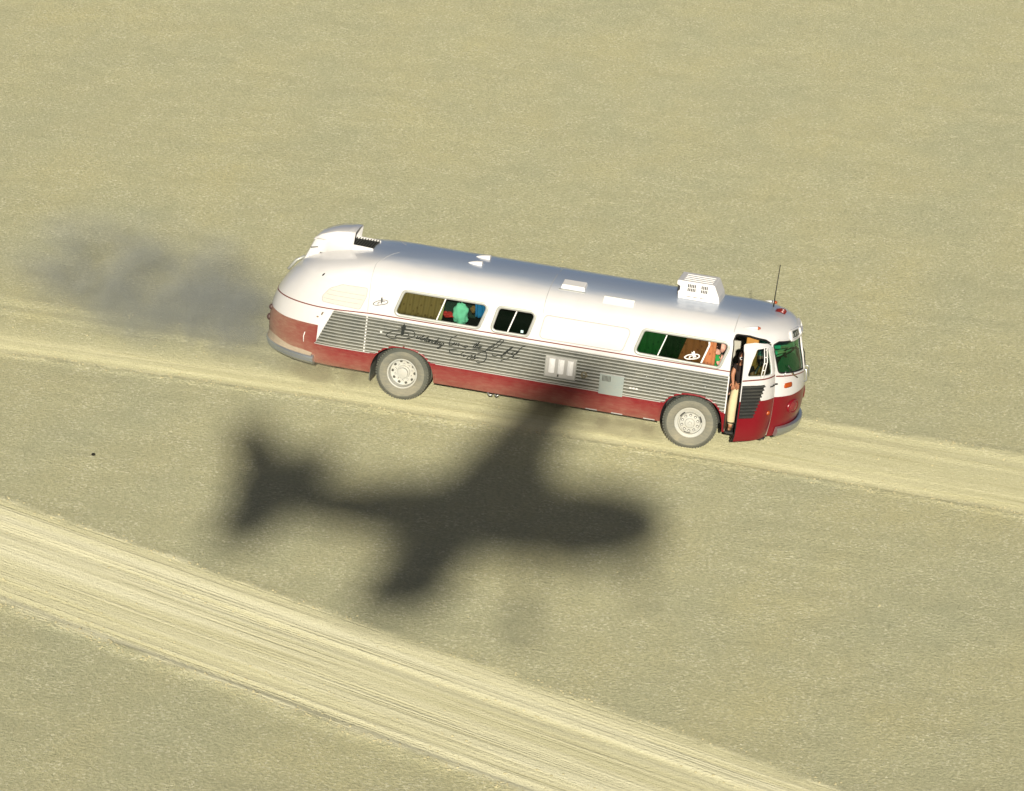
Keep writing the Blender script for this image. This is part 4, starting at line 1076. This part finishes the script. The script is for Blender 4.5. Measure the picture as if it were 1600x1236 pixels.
# rear air scoop
prof = [(-2.48, 2.09), (-2.43, 2.22), (-2.32, 2.47), (-2.225, 2.67), (-2.13, 2.745), (-1.98, 2.81), (-1.82, 2.86), (-1.62, 2.885), (-1.50, 2.89)]
rows = []
for i, (x, z) in enumerate(prof):
    w_ = .20 + .11 * min(1, max(0, (x + 2.48) / .5)); zb = max(1.9, z - .55) if x < -2.2 else 2.40
    r0 = []
    for y, zz in ((-w_, zb), (-w_, z - .035), (-w_ + .012, z - .010), (-w_ + .035, z), (0, z + .012), (w_ - .035, z), (w_ - .012, z - .010), (w_, z - .035), (w_, zb)): r0.append(Vector((x, y, zz)))
    rows.append(r0)
# front lip leans forward
for k in range(9): 
    if 1 <= k <= 7: rows[-1][k].x += .04
m = MB(); m.grid(rows); sc = m.build('air_scoop', M['white'], bus, sharp=35)
top_sheet = MB(); top_sheet.grid([[q + Vector((0, 0, .006)) for q in r_[2:7]] for r_ in rows[3:]]); top_sheet.build('scoop_top_shade', M['top_shade'], sc)  # thin sheet over the scoop that carries its painted top shade
so = sc.modifiers.new('thickness', 'SOLIDIFY'); so.thickness = .02; so.offset = -1
# scoop side fairing running forward to the louvred intake
for sd in (-1, 1):
    m = MB(); up_ = [(-1.60, 2.80), (-1.57, 2.70), (-1.50, 2.66), (-1.30, 2.655), (-1.08, 2.64)]
    m.grid([[Vector((x, sd * .31, z)) for x, z in up_], [Vector((x, sd * .315, 2.38)) for x, z in up_]]); o = m.build('scoop_fairing', M['white'], sc, smooth=False)
    so = o.modifiers.new('thickness', 'SOLIDIFY'); so.thickness = .015
    m = MB(); m.tube([Vector((x, sd * .314, z)) for x, z in ((-2.22, 2.665), (-1.9, 2.665), (-1.5, 2.655), (-1.1, 2.64))], .007, 5); m.build('scoop_seam', M['seam'], sc)
m = MB(); m.box((-1.64, -.29, 2.40), (-1.62, .29, 2.86)); m.build('scoop_throat', M['black'], sc, smooth=False)
m = MB(); m.box((-1.62, -.30, 2.50), (-1.10, .30, 2.615)); m.build('intake_bed', M['black'], sc, smooth=False)
for i in range(9):
    x = -1.56 + .055 * i; m = MB(); m.box((x, -.30, 2.612), (x + .018, .30, 2.650), Matrix.Translation((x, 0, 2.63)) @ Matrix.Rotation(R(25), 4, 'Y') @ Matrix.Translation((-x, 0, -2.63))); m.build('intake_louvre', M['rimdark'], sc, smooth=False)
m = MB(); m.tube([(-2.30, -.42, 2.50), (-2.20, -.30, 2.49), (-2.14, -.24, 2.48)], .010, 5); m.build('scoop_latch', M['rimdark'], sc)
m = MB(); m.tube([(-2.26, -.315, 2.64), (-2.16, .05, 2.75), (-2.05, .30, 2.76)], .016, 6); m.build('scoop_rear_rail', M['seam'], sc)
m = MB()
for pts in ([(-2.50, .05, 2.16), (-2.66, .03, 2.06), (-2.80, .0, 1.86)],): m.tube(pts, .03, 8)
m.build('rear_window_visor', M['frame'], bus)
# ================================================================= INTERIOR
def curtain(x0, x1, z0, z1, y, mat, folds, name='curtain', lean=0.0):
    m = MB(); rows = []
    for i in range(61):
        t = i / 60; rows.append([Vector((x0 + (x1 - x0) * t + lean * k / 6, y + .018 * math.sin(t * folds * 6.28) + .006 * math.sin(t * 31 + k), z0 + (z1 - z0) * k / 6)) for k in range(7)])
    m.grid(rows); o = m.build(name, mat, bus); so = o.modifiers.new('thickness', 'SOLIDIFY'); so.thickness = .004; return o
curtain(-.45, .56, 1.66, 2.20, -1.085, M['curtain2'], 9, lean=.05)
curtain(4.25, 5.90, 1.66, 2.22, -1.075, M['curtain'], 13)
m = MB(); m.box((-1.3, -.35, .98), (6.1, -.32, 2.35)); m.build('interior_shade_panel', plain('painted_interior_shade', (.012, .020, .014), .9), bus, smooth=False)  # added near-black sheet standing in for the unlit saloon behind the windows
def lump(name, c, r, mat, seed, amp=.25, **kw):
    rg = random.Random(seed); ph_ = [rg.uniform(0, 6.28) for _ in range(6)]; m = MB(); rows = []
    for i in range(17):
        t = math.pi * i / 16; row = []
        for j in range(24):
            a = 2 * math.pi * j / 24
            k = 1 + amp * (.5 * math.sin(3 * a + ph_[0] + 2 * t) + .35 * math.sin(5 * t + ph_[1] + a * 2) + .3 * math.sin(7 * a + ph_[2] - 4 * t) + .2 * math.sin(11 * t + ph_[3] + 3 * a))
            row.append((c[0] + r[0] * k * math.sin(t) * math.cos(a), c[1] + r[1] * k * math.sin(t) * math.sin(a), c[2] + r[2] * k * math.cos(t)))
        rows.append(row)
    m.grid(rows, closed_v=True); return m.build(name, mat, None, **kw)
m = MB(); m.box((-.4, -1.13, 1.52), (1.5, -.45, 1.63)); m.build('bunk', M['c_black'], bus, smooth=False)
lump('fleece_blanket', (.91, -1.00, 1.84), (.145, .09, .20), M['c_mint'], 3, .30, label='crumpled mint green fleece behind the rear saloon window', cat='blanket')
lump('red_cloth', (.66, -1.0, 1.79), (.11, .05, .05), M['c_red'], 5, .42, label='small bright red cloth bundle behind the rear saloon window', cat='cloth')
lump('brown_cushion', (1.13, -.97, 1.965), (.05, .05, .06), cloth('brown_plush', (.22, .09, .035)), 8, .4, label='small orange brown cushion beside the mint green fleece', cat='cushion')
curtain(1.20, 1.55, 1.84, 2.22, -1.03, M['c_blue'], 4, lean=-.04)
# driver's area
m = MB(); rows = [[S(u, v, -.10, sd) for v, in ((1.50,), (1.62,))] for u, sd in [(u, -1) for u in frange(7.2, 7.8, .1)] + [(u, 1) for u in frange(7.8, 7.1, .1)]]
m.grid(rows); m.grid([[r[1], Vector((6.95, r[1].y * .95, 1.58))] for r in rows]); m.build('dashboard', plain('green_dashboard', (.10, .26, .17), .6), bus)
m = MB(); ctr = Vector((6.98, .52, 1.66)); ax = Vector((-.55, 0, .83)).normalized(); e1 = Vector((0, 1, 0)); e2 = ax.cross(e1)
m.tube([ctr + (e1 * math.cos(a) + e2 * math.sin(a)) * .23 for a in [2 * math.pi * k / 28 for k in range(28)]], .014, 6, closed=True)
for a in (0, 2.1, 4.2): m.tube([ctr - ax * .03, ctr + (e1 * math.cos(a) + e2 * math.sin(a)) * .23], .009, 5)
m.tube([ctr - ax * .03, ctr - ax * .5], .025, 8); m.build('steering_wheel', M['c_black'], bus)
def seat(x, y, z, mat):
    m = MB(); m.box((x - .22, y - .24, z - .42), (x + .22, y + .24, z - .02)); m.box((x - .30, y - .23, z - .05), (x - .18, y + .23, z + .62)); o = m.build('seat', mat, bus, smooth=False); bevel(o, .05, 3); return o
seat(6.55, .58, 1.40, M['c_tan']); seat(5.80, -.80, 1.40, M['c_tan'])
m = MB(); m.tube([(6.50, -.42, .68), (6.50, -.42, 2.3)], .018, 8); m.tube([(6.60, -.40, 1.45), (6.62, -.15, 1.5), (6.62, .2, 1.5)], .018, 8); m.build('stanchion', M['chrome'], bus)
m = MB(); m.box((6.42, -.86, 1.72), (6.66, -.80, 2.30)); o = m.build('amber_door_curtain', M['c_tan'], bus, smooth=False); bevel(o, .03, 2)

# ================================================================= PEOPLE
def skin_obj(name, pts, edges, mat, parent=None, sub=2, root=0, **kw):
    """pts: list of (x,y,z,rx,ry)"""
    me = bpy.data.meshes.new(name); me.from_pydata([p[:3] for p in pts], edges, []); me.materials.append(mat)
    o = bpy.data.objects.new(name, me); link(o, parent)
    o.modifiers.new('skin', 'SKIN').use_smooth_shade = True
    for i, p in enumerate(pts):
        sv = me.skin_vertices[0].data[i]; sv.radius = (p[3], p[4] if len(p) > 4 else p[3]); sv.use_root = (i == root)
    ss = o.modifiers.new('sub', 'SUBSURF'); ss.levels = sub; ss.render_levels = sub
    tag(o, **kw); return o
def hand_chain(pts, edges, wrist_i, wrist, d, side_v, curl):
    """palm and five fingers from the wrist along d; side_v spreads the fingers; curl bends them"""
    d = Vector(d).normalized(); s_ = Vector(side_v).normalized(); c_ = Vector(curl).normalized(); w_ = Vector(wrist)
    palm = w_ + d * .05; pi_ = len(pts); pts.append((*palm, .026, .016)); edges.append((wrist_i, pi_))
    for k, (o_, L_) in enumerate(((-.027, .062), (-.009, .072), (.009, .068), (.026, .055))):
        b0 = palm + d * .035 + s_ * o_; i0 = len(pts); pts.append((*b0, .0095)); edges.append((pi_, i0))
        b1 = b0 + (d * .8 + c_ * .5).normalized() * L_ * .55; pts.append((*b1, .0085)); edges.append((i0, i0 + 1))
        b2 = b1 + (d * .35 + c_ * .9).normalized() * L_ * .5; pts.append((*b2, .0072)); edges.append((i0 + 1, i0 + 2))
    t0 = w_ + d * .025 - s_ * .030; i0 = len(pts); pts.append((*t0, .011)); edges.append((pi_, i0))
    t1 = t0 + (d * .7 - s_ * .6 + c_ * .3).normalized() * .035; pts.append((*t1, .0095)); edges.append((i0, i0 + 1))
    t2 = t1 + (d * .8 + c_ * .5).normalized() * .028; pts.append((*t2, .008)); edges.append((i0 + 1, i0 + 2))
def head_mesh(c, yaw, mat, name, parent, scale=1.0):
    """head facing local -Y turned by yaw: skull, jaw, nose, brow, ears, mouth"""
    m = MB(); rows = []; n = 22
    for i in range(n + 1):
        t = math.pi * i / n; z = math.cos(t); row = []
        for j in range(28):
            a = 2 * math.pi * j / 28; x, y = math.sin(t) * math.cos(a), math.sin(t) * math.sin(a)
            px, py, pz = x * .076, y * .096, z * .118
            if z < -.1: k = 1 + (z + .1) * .38; px *= k; py *= (1 + (z + .1) * .16)      # jaw
            f = max(0, -y)
            if f > .8 and abs(x) < .30:
                if -.42 < z < .05: py -= .022 * (1 - abs(x) / .30) * max(0, 1 - abs(z + .22) / .24)   # nose
                if -.62 < z < -.46: py -= .006 * (1 - abs(x) / .30)                        # lips
            if f > .6 and .02 < z < .16 and .2 < abs(x) < .55: py += .010                  # eye sockets
            row.append(Vector((px, py, pz)) * scale)
        rows.append(row)
    T = Matrix.Translation(c) @ Matrix.Rotation(yaw, 4, 'Z')
    m.grid([[T @ p for p in r_] for r_ in rows], closed_v=True)
    for sx in (-1, 1):
        m.tube([T @ Vector((sx * .074, .012, .02)) * 1, T @ Vector((sx * .088, .02, .0)), T @ Vector((sx * .080, .012, -.04))], [.012, .016, .009], 8)
    return m.build(name, mat, parent), T
def person(label, base, lean, shirt, trousers, skinm, pose, group=None):
    root = empty('person', base, label=label, cat='person', group=group)
    pts, edges = [], []
    def add(p, r, prev=None, r2=None):
        pts.append((*p, r, r2 or r)); i = len(pts) - 1
        if prev is not None: edges.append((prev, i))
        return i
    pe = add(pose['pelvis'], .135, None, .10); wa = add(pose['waist'], .118, pe, .09); ch = add(pose['chest'], .145, wa, .10); ne = add(pose['neck'], .055, ch); hd = add(pose['head'], .062, ne)
    for k in ('l', 'r'):
        hp = add(pose['hip_' + k], .085, pe); kn = add(pose['knee_' + k], .058, hp); an = add(pose['ankle_' + k], .042, kn); add(pose['toe_' + k], .032, an)
        sh = add(pose['sh_' + k], .058, ch); el = add(pose['el_' + k], .042, sh); wr = add(pose['wr_' + k], .028, el)
        dv = Vector(pose['wr_' + k]) - Vector(pose['el_' + k])
        hand_chain(pts, edges, wr, pose['wr_' + k], pose.get('hd_' + k, dv), pose.get('hs_' + k, (1, 0, 0)), pose.get('hc_' + k, (0, -1, -.2)))
    skin_obj('body', pts, edges, skinm, root)
    # trousers
    tp, te = [], []
    def tadd(p, r, prev=None, r2=None):
        tp.append((*p, r, r2 or r)); i = len(tp) - 1
        if prev is not None: te.append((prev, i))
        return i
    w0 = tadd(Vector(pose['pelvis']).lerp(Vector(pose['waist']), .55), .140, None, .108); p0 = tadd(pose['pelvis'], .150, w0, .115)
    for k in ('l', 'r'):
        h_ = tadd(pose['hip_' + k], .100, p0); mk_ = tadd(Vector(pose['hip_' + k]).lerp(Vector(pose['knee_' + k]), .5), .098, h_); kk = tadd(pose['knee_' + k], .088, mk_); sk = tadd(Vector(pose['knee_' + k]).lerp(Vector(pose['ankle_' + k]), .55), .082, kk); tadd(Vector(pose['knee_' + k]).lerp(Vector(pose['ankle_' + k]), .95), .075, sk)
    skin_obj('trousers', tp, te, trousers, root)
    # shoes
    for k in ('l', 'r'):
        a, t = Vector(pose['ankle_' + k]), Vector(pose['toe_' + k])
        skin_obj('shoe', [(*a, .050), (*(a + Vector((0, 0, -.03))), .050), (*a.lerp(t, .55), .045, .04), (*t, .040, .032)], [(0, 1), (1, 2), (2, 3)], M['c_shoe'], root)
    # shirt or jacket
    jp, je = [], []
    def jadd(p, r, prev=None, r2=None):
        jp.append((*p, r, r2 or r)); i = len(jp) - 1
        if prev is not None: je.append((prev, i))
        return i
    j0 = jadd(Vector(pose['pelvis']).lerp(Vector(pose['waist']), .3), .150, None, .120); j1 = jadd(pose['waist'], .140, j0, .108); j2 = jadd(pose['chest'], .160, j1, .115); jadd(Vector(pose['chest']).lerp(Vector(pose['neck']), .65), .075, j2)
    for k in ('l', 'r'):
        s0 = jadd(pose['sh_' + k], .072, j2); e_ = Vector(pose['sh_' + k]).lerp(Vector(pose['el_' + k]), pose.get('sleeve', .95)); s1 = jadd(e_, .060, s0)
        if pose.get('sleeve', .95) > .9: jadd(Vector(pose['el_' + k]).lerp(Vector(pose['wr_' + k]), .85), .046, s1)
    skin_obj('jacket', jp, je, shirt, root)
    hm, T = head_mesh(pose['head_c'], pose.get('yaw', 0), skinm, 'head', root)
    # hair
    m = MB(); rows = []; L_ = pose.get('hair', .05)
    for i in range(13):
        t = i / 12; row = []
        for j in range(25):
            a = R(-38) + R(256) * j / 24            # leaves the face (-Y) open
            if t < .5: th = t * 2 * math.pi * .52; rr = math.sin(th); zz = math.cos(th) * .128
            else: rr = 1.0 - .10 * (t - .5); zz = -.008 - (t - .5) * 2 * L_
            wv = 1 + .05 * math.sin(9 * a + i * .8)
            row.append(T @ Vector((rr * .088 * math.cos(a) * wv, rr * .106 * math.sin(a) * wv + .004, zz)))
        rows.append(row)
    m.grid(rows); o = m.build('hair', M['hair'], root); so = o.modifiers.new('thickness', 'SOLIDIFY'); so.thickness = .018; so.offset = 0
    if pose.get('glasses'):
        m = MB()
        for sx in (-1, 1): m.tube([T @ Vector((sx * .034 + .030 * math.cos(a), -.103 + abs(math.cos(a)) * 0, .010 + .024 * math.sin(a))) for a in [2 * math.pi * k / 16 for k in range(16)]], .006, 6, closed=True)
        m.tube([T @ Vector((-.008, -.105, .014)), T @ Vector((.008, -.105, .014))], .005, 6)
        for sx in (-1, 1): m.tube([T @ Vector((sx * .062, -.100, .014)), T @ Vector((sx * .082, .0, .018))], .004, 6)
        g = m.build('sunglasses', M['decalw'], root)
        m = MB()
        for sx in (-1, 1): m.add([T @ Vector((sx * .034 + .027 * math.cos(a), -.102, .010 + .021 * math.sin(a))) for a in [2 * math.pi * k / 14 for k in range(14)]], [tuple(range(14))])
        m.build('lens', M['black'], g, smooth=False)
    return root
person('person with long dark hair and white sunglasses standing in the open coach doorway', (6.42, -1.0, .44), 0, M['c_black'], M['c_trouser'], M['skin'], dict(
    pelvis=(6.42, -.93, 1.29), waist=(6.43, -.93, 1.45), chest=(6.45, -.95, 1.64), neck=(6.44, -.96, 1.79), head=(6.435, -.98, 1.88), head_c=(6.43, -1.01, 1.915), yaw=R(8),
    hip_l=(6.345, -.95, 1.24), knee_l=(6.33, -1.02, .86), ankle_l=(6.335, -1.0, .52), toe_l=(6.335, -1.13, .475),
    hip_r=(6.52, -.92, 1.24), knee_r=(6.56, -.96, .86), ankle_r=(6.58, -.93, .52), toe_r=(6.60, -1.05, .475),
    sh_l=(6.29, -.95, 1.70), el_l=(6.265, -1.03, 1.55), wr_l=(6.305, -1.125, 1.43), hd_l=(.15, -.2, -1), hs_l=(1, .2, 0),
    sh_r=(6.61, -.95, 1.70), el_r=(6.66, -1.03, 1.50), wr_r=(6.48, -1.12, 1.42), hd_r=(-.6, -.3, -.5), hs_r=(.3, 0, -1), hair=.26, glasses=True, sleeve=.45))
person('passenger in green behind the front end of the front saloon window', (5.84, -.80, 1.0), 0, M['c_green'], M['c_black'], M['skin2'], dict(
    pelvis=(5.82, -.80, 1.46), waist=(5.82, -.80, 1.58), chest=(5.86, -.84, 1.78), neck=(5.92, -.88, 1.93), head=(5.96, -.92, 2.0), head_c=(5.99, -.95, 2.04), yaw=R(40),
    hip_l=(5.86, -.70, 1.42), knee_l=(6.22, -.68, 1.44), ankle_l=(6.18, -.68, 1.08), toe_l=(6.20, -.70, 1.03),
    hip_r=(5.86, -.90, 1.42), knee_r=(6.20, -.92, 1.44), ankle_r=(6.16, -.92, 1.08), toe_r=(6.18, -.94, 1.03),
    sh_l=(5.84, -.68, 1.84), el_l=(5.95, -.64, 1.62), wr_l=(6.12, -.70, 1.55), sh_r=(5.93, -1.0, 1.83), el_r=(5.98, -1.04, 1.70), wr_r=(6.03, -1.08, 1.82), hd_r=(.1, -.2, 1), hair=.03, sleeve=.8))
person('driver in teal shirt holding the steering wheel behind the windscreen', (6.60, .58, 1.0), 0, M['c_teal'], M['c_black'], M['skin2'], dict(
    pelvis=(6.56, .56, 1.46), waist=(6.55, .56, 1.58), chest=(6.56, .55, 1.80), neck=(6.60, .54, 1.97), head=(6.62, .54, 2.05), head_c=(6.645, .54, 2.09), yaw=R(80),
    hip_l=(6.60, .66, 1.42), knee_l=(6.96, .70, 1.44), ankle_l=(7.02, .70, 1.08), toe_l=(7.12, .70, 1.05),
    hip_r=(6.60, .46, 1.42), knee_r=(6.96, .40, 1.44), ankle_r=(7.02, .40, 1.08), toe_r=(7.12, .40, 1.05),
    sh_l=(6.57, .74, 1.86), el_l=(6.74, .80, 1.66), wr_l=(6.93, .70, 1.72), sh_r=(6.57, .36, 1.86), el_r=(6.74, .28, 1.66), wr_r=(6.93, .34, 1.72), hair=.03, sleeve=.95))

# ================================================================= SMOKE AND DUST
def volume_cloud(name, label, c, r, color, density, nscale, seed, lo=.42, hi=.75, stretch=(1, 1, 1), aniso=0.0, core=1.0):
    """closed blob whose density fades to nothing before its surface"""
    m = MB(); rows = []
    for i in range(13):
        t = math.pi * i / 12; rows.append([(r[0] * math.sin(t) * math.cos(a), r[1] * math.sin(t) * math.sin(a), r[2] * math.cos(t)) for a in [2 * math.pi * j / 20 for j in range(20)]])
    m.grid(rows[::-1], closed_v=True)
    k = NT(name + '_volume'); k.t.nodes.remove(k.b)
    pv = k.n('ShaderNodeVolumePrincipled'); pv.inputs['Color'].default_value = (*color, 1); pv.inputs['Anisotropy'].default_value = aniso
    o_ = k.obj()
    un = k.mapping(o_, (1 / r[0], 1 / r[1], 1 / r[2]))
    ln = k.n('ShaderNodeVectorMath'); ln.operation = 'LENGTH'; k.l(un, ln.inputs[0])
    nz = k.noise(k.mapping(o_, stretch, (0, 0, 0), (seed * 3.1, seed * 1.7, 0)), nscale, 3, .6, .5)
    fall = k.math('SUBTRACT', 1.0, ln.outputs['Value'], True)
    fall = k.math('MULTIPLY', fall, 1.9 * core, True)
    dn = k.math('MULTIPLY', k.ramp(nz, [(lo, 0), (hi, 1)]), fall)
    k.l(k.math('MULTIPLY', dn, density), pv.inputs['Density'])
    k.l(pv.outputs[0], k.out.inputs['Volume'])
    o = m.build(name, k.m, None); o.location = c
    tag(o, label, kind='stuff'); return o
SOOT = (.56, .59, .57)
volume_cloud('exhaust_smoke', 'dark grey exhaust smoke billowing behind the coach', (-5.9, .55, 1.1), (3.2, 1.8, 1.35), SOOT, .75, .8, 2, .36, .72)
volume_cloud('exhaust_smoke', 'thin grey smoke trailing from the tail of the coach', (-4.2, .35, .72), (1.6, 1.0, .72), SOOT, 1.4, 1.3, 5, .38, .70)
volume_cloud('exhaust_smoke', 'faint grey smoke lying low behind the rear bumper', (-4.2, -.5, .42), (3.2, 1.3, .46), SOOT, .9, 1.0, 7, .40, .75)
DUSTV = (.72, .65, .45)
volume_cloud('dust_cloud', 'pale dust thrown up behind the rear wheel', (-1.6, -1.1, .30), (1.3, .55, .32), DUSTV, 1.8, 2.0, 3, .40, .75)
volume_cloud('dust_cloud', 'pale dust thrown up behind the front wheel', (4.3, -1.15, .20), (1.2, .45, .24), DUSTV, 2.4, 2.2, 4, .40, .75)

# ================================================================= AIRPLANE (out of frame, behind the camera; it casts the soft shadow)
TO_VIEW = -CAM_F
def vv3(a, b, c): return CAM_R * a + CAM_U * b + TO_VIEW * c
PL = vv3(.30, .37, -.88).normalized()
PF = vv3(.94, -.022, .235); PF = (PF - PL * PF.dot(PL)).normalized()
PU = PF.cross(PL)
def ground_at(px, py):
    d = CAM_F + CAM_R * ((px - 800) / 7700) + CAM_U * (-(py - 618) / 7700); t = -CAM_POS.z / d.z; return CAM_POS + d * t
PO = ground_at(771, 808) + SUN_DIR * 106
PM = Matrix((PF, PL, PU)).transposed().to_4x4(); PM.translation = PO
plane = empty('light_airplane', tuple(PO), label='small high winged propeller airplane overhead whose soft shadow lies on the ground beside the coach', cat='airplane')
def pl_build(mb_, name, mat, parent=None, **kw):
    mb_.v = [tuple(PM @ Vector(p)) for p in mb_.v]; return mb_.build(name, mat, parent or plane, **kw)
M['p_white'] = plain('airplane_white_paint', (.75, .75, .74), .3, 0, .05)
M['p_red'] = plain('airplane_red_paint', (.4, .03, .03), .3, 0, .05)
mb = MB(); rows = []
for x, hw, zb, zt in ((3.25, .20, -.20, .26), (3.10, .38, -.38, .44), (2.75, .54, -.56, .60), (2.3, .64, -.70, .70), (1.7, .66, -.78, .74), (1.2, .58, -.74, .70), (.6, .60, -.76, .78), (-.5, .58, -.72, .76), (-1.3, .54, -.62, .66), (-2.4, .44, -.44, .56), (-3.6, .34, -.28, .48), (-4.7, .20, -.10, .38), (-5.1, .06, .0, .26)):
    c = (zb + zt) / 2; h_ = (zt - zb) / 2
    rows.append([(x, hw * math.copysign(abs(math.cos(a)) ** .7, math.cos(a)), c + h_ * math.copysign(abs(math.sin(a)) ** .7, math.sin(a))) for a in [2 * math.pi * k / 20 for k in range(20)]])
mb.grid(rows, closed_v=True, caps=True); pl_build(mb, 'fuselage', M['p_white'])
def wing_mesh(sec, n=10):
    """sec: list of (leading x, chord, y, z, thickness)"""
    m = MB(); rows = []
    for xl, ch_, y, z, th in sec:
        up_ = [(xl - ch_ * t, y, z + th * ch_ * 2.6 * (math.sqrt(t) * (1 - t))) for t in [k / n for k in range(n + 1)]]
        lo_ = [(xl - ch_ * t, y, z - th * ch_ * .5 * math.sin(math.pi * t)) for t in [k / n for k in range(n - 1, 0, -1)]]
        rows.append(up_ + lo_)
    m.grid(rows, closed_v=True, caps=True); return m
for sd in (-1, 1):
    pl_build(wing_mesh([(1.15, 2.2, sd * .40, .64, .10), (.85, 1.78, sd * 1.4, .67, .11), (.80, 1.70, sd * 2.6, .68, .12), (.76, 1.58, sd * 5.45, .66, .11), (.60, 1.25, sd * 5.75, .66, .08)]), 'wing', M['p_white'])
    mb = MB(); mb.tube([(.2, sd * .52, -.50), (.15, sd * 2.5, .66)], .045, 8); pl_build(mb, 'wing_strut', M['p_white'])
    pl_build(wing_mesh([(-3.45, 1.40, sd * .05, .16, .10), (-3.60, 1.05, sd * 2.15, .16, .10)]), 'tailplane', M['p_white'])
    mb = MB(); mb.tube([(.75, sd * .45, -.62), (.80, sd * .95, -1.02), (.82, sd * 1.22, -1.25)], [.07, .05, .04], 8); gl = pl_build(mb, 'landing_gear_leg', M['p_white'])
    mb = MB(); mb.lathe([(.0, -.08), (.12, -.08), (.21, -.05), (.21, .05), (.12, .08), (0, .08)], 20, Matrix.Translation((.82, sd * 1.30, -1.34))); pl_build(mb, 'landing_wheel', M['black'], gl)
    mb = MB(); mb.grid([[(x, sd * (.535 - .02 * (z - .1)), z) for z in (.12, .34, .56)] for x in (1.05, .5, -.1, -.7)]); pl_build(mb, 'side_window', M['g_plane'])
mb = wing_mesh([(-2.4, 2.5, .30, 0, .05), (-3.7, 1.25, .80, 0, .07), (-4.35, .75, 1.68, 0, .08)]); mb.v = [(x, z, y) for x, y, z in mb.v]; pl_build(mb, 'tail_fin', M['p_red'])
mb = MB(); mb.tube([(2.55, 0, -.45), (2.60, 0, -1.0)], .05, 8); gl = pl_build(mb, 'nose_gear_leg', M['p_white'])
mb = MB(); mb.lathe([(.0, -.07), (.10, -.07), (.18, -.04), (.18, .04), (.10, .07), (0, .07)], 20, Matrix.Translation((2.62, 0, -1.15))); pl_build(mb, 'nose_wheel', M['black'], gl)
for k in (0, 1):
    m = MB(); n = 8; rows = []
    for i in range(n + 1):
        r_ = .08 + .87 * i / n; tw = R(35 - 22 * i / n); ch_ = .085 * math.sin(math.pi * (.25 + .7 * i / n)) + .02
        rows.append([Vector((3.18 + s_ * ch_ * math.sin(tw), s_ * ch_ * math.cos(tw), r_)) for s_ in (-1, 1)] )
    Rm = Matrix.Rotation(R(25) + math.pi * k, 4, 'X'); m.grid([[(Rm @ p) for p in r_] for r_ in rows]); pl_build(m, 'propeller_blade', M['black'])
mb = MB(); mb.tube([(3.08, 0, -.08), (3.22, 0, -.08), (3.36, 0, -.08)], [.16, .12, .02], 14); pl_build(mb, 'spinner', M['p_red'])
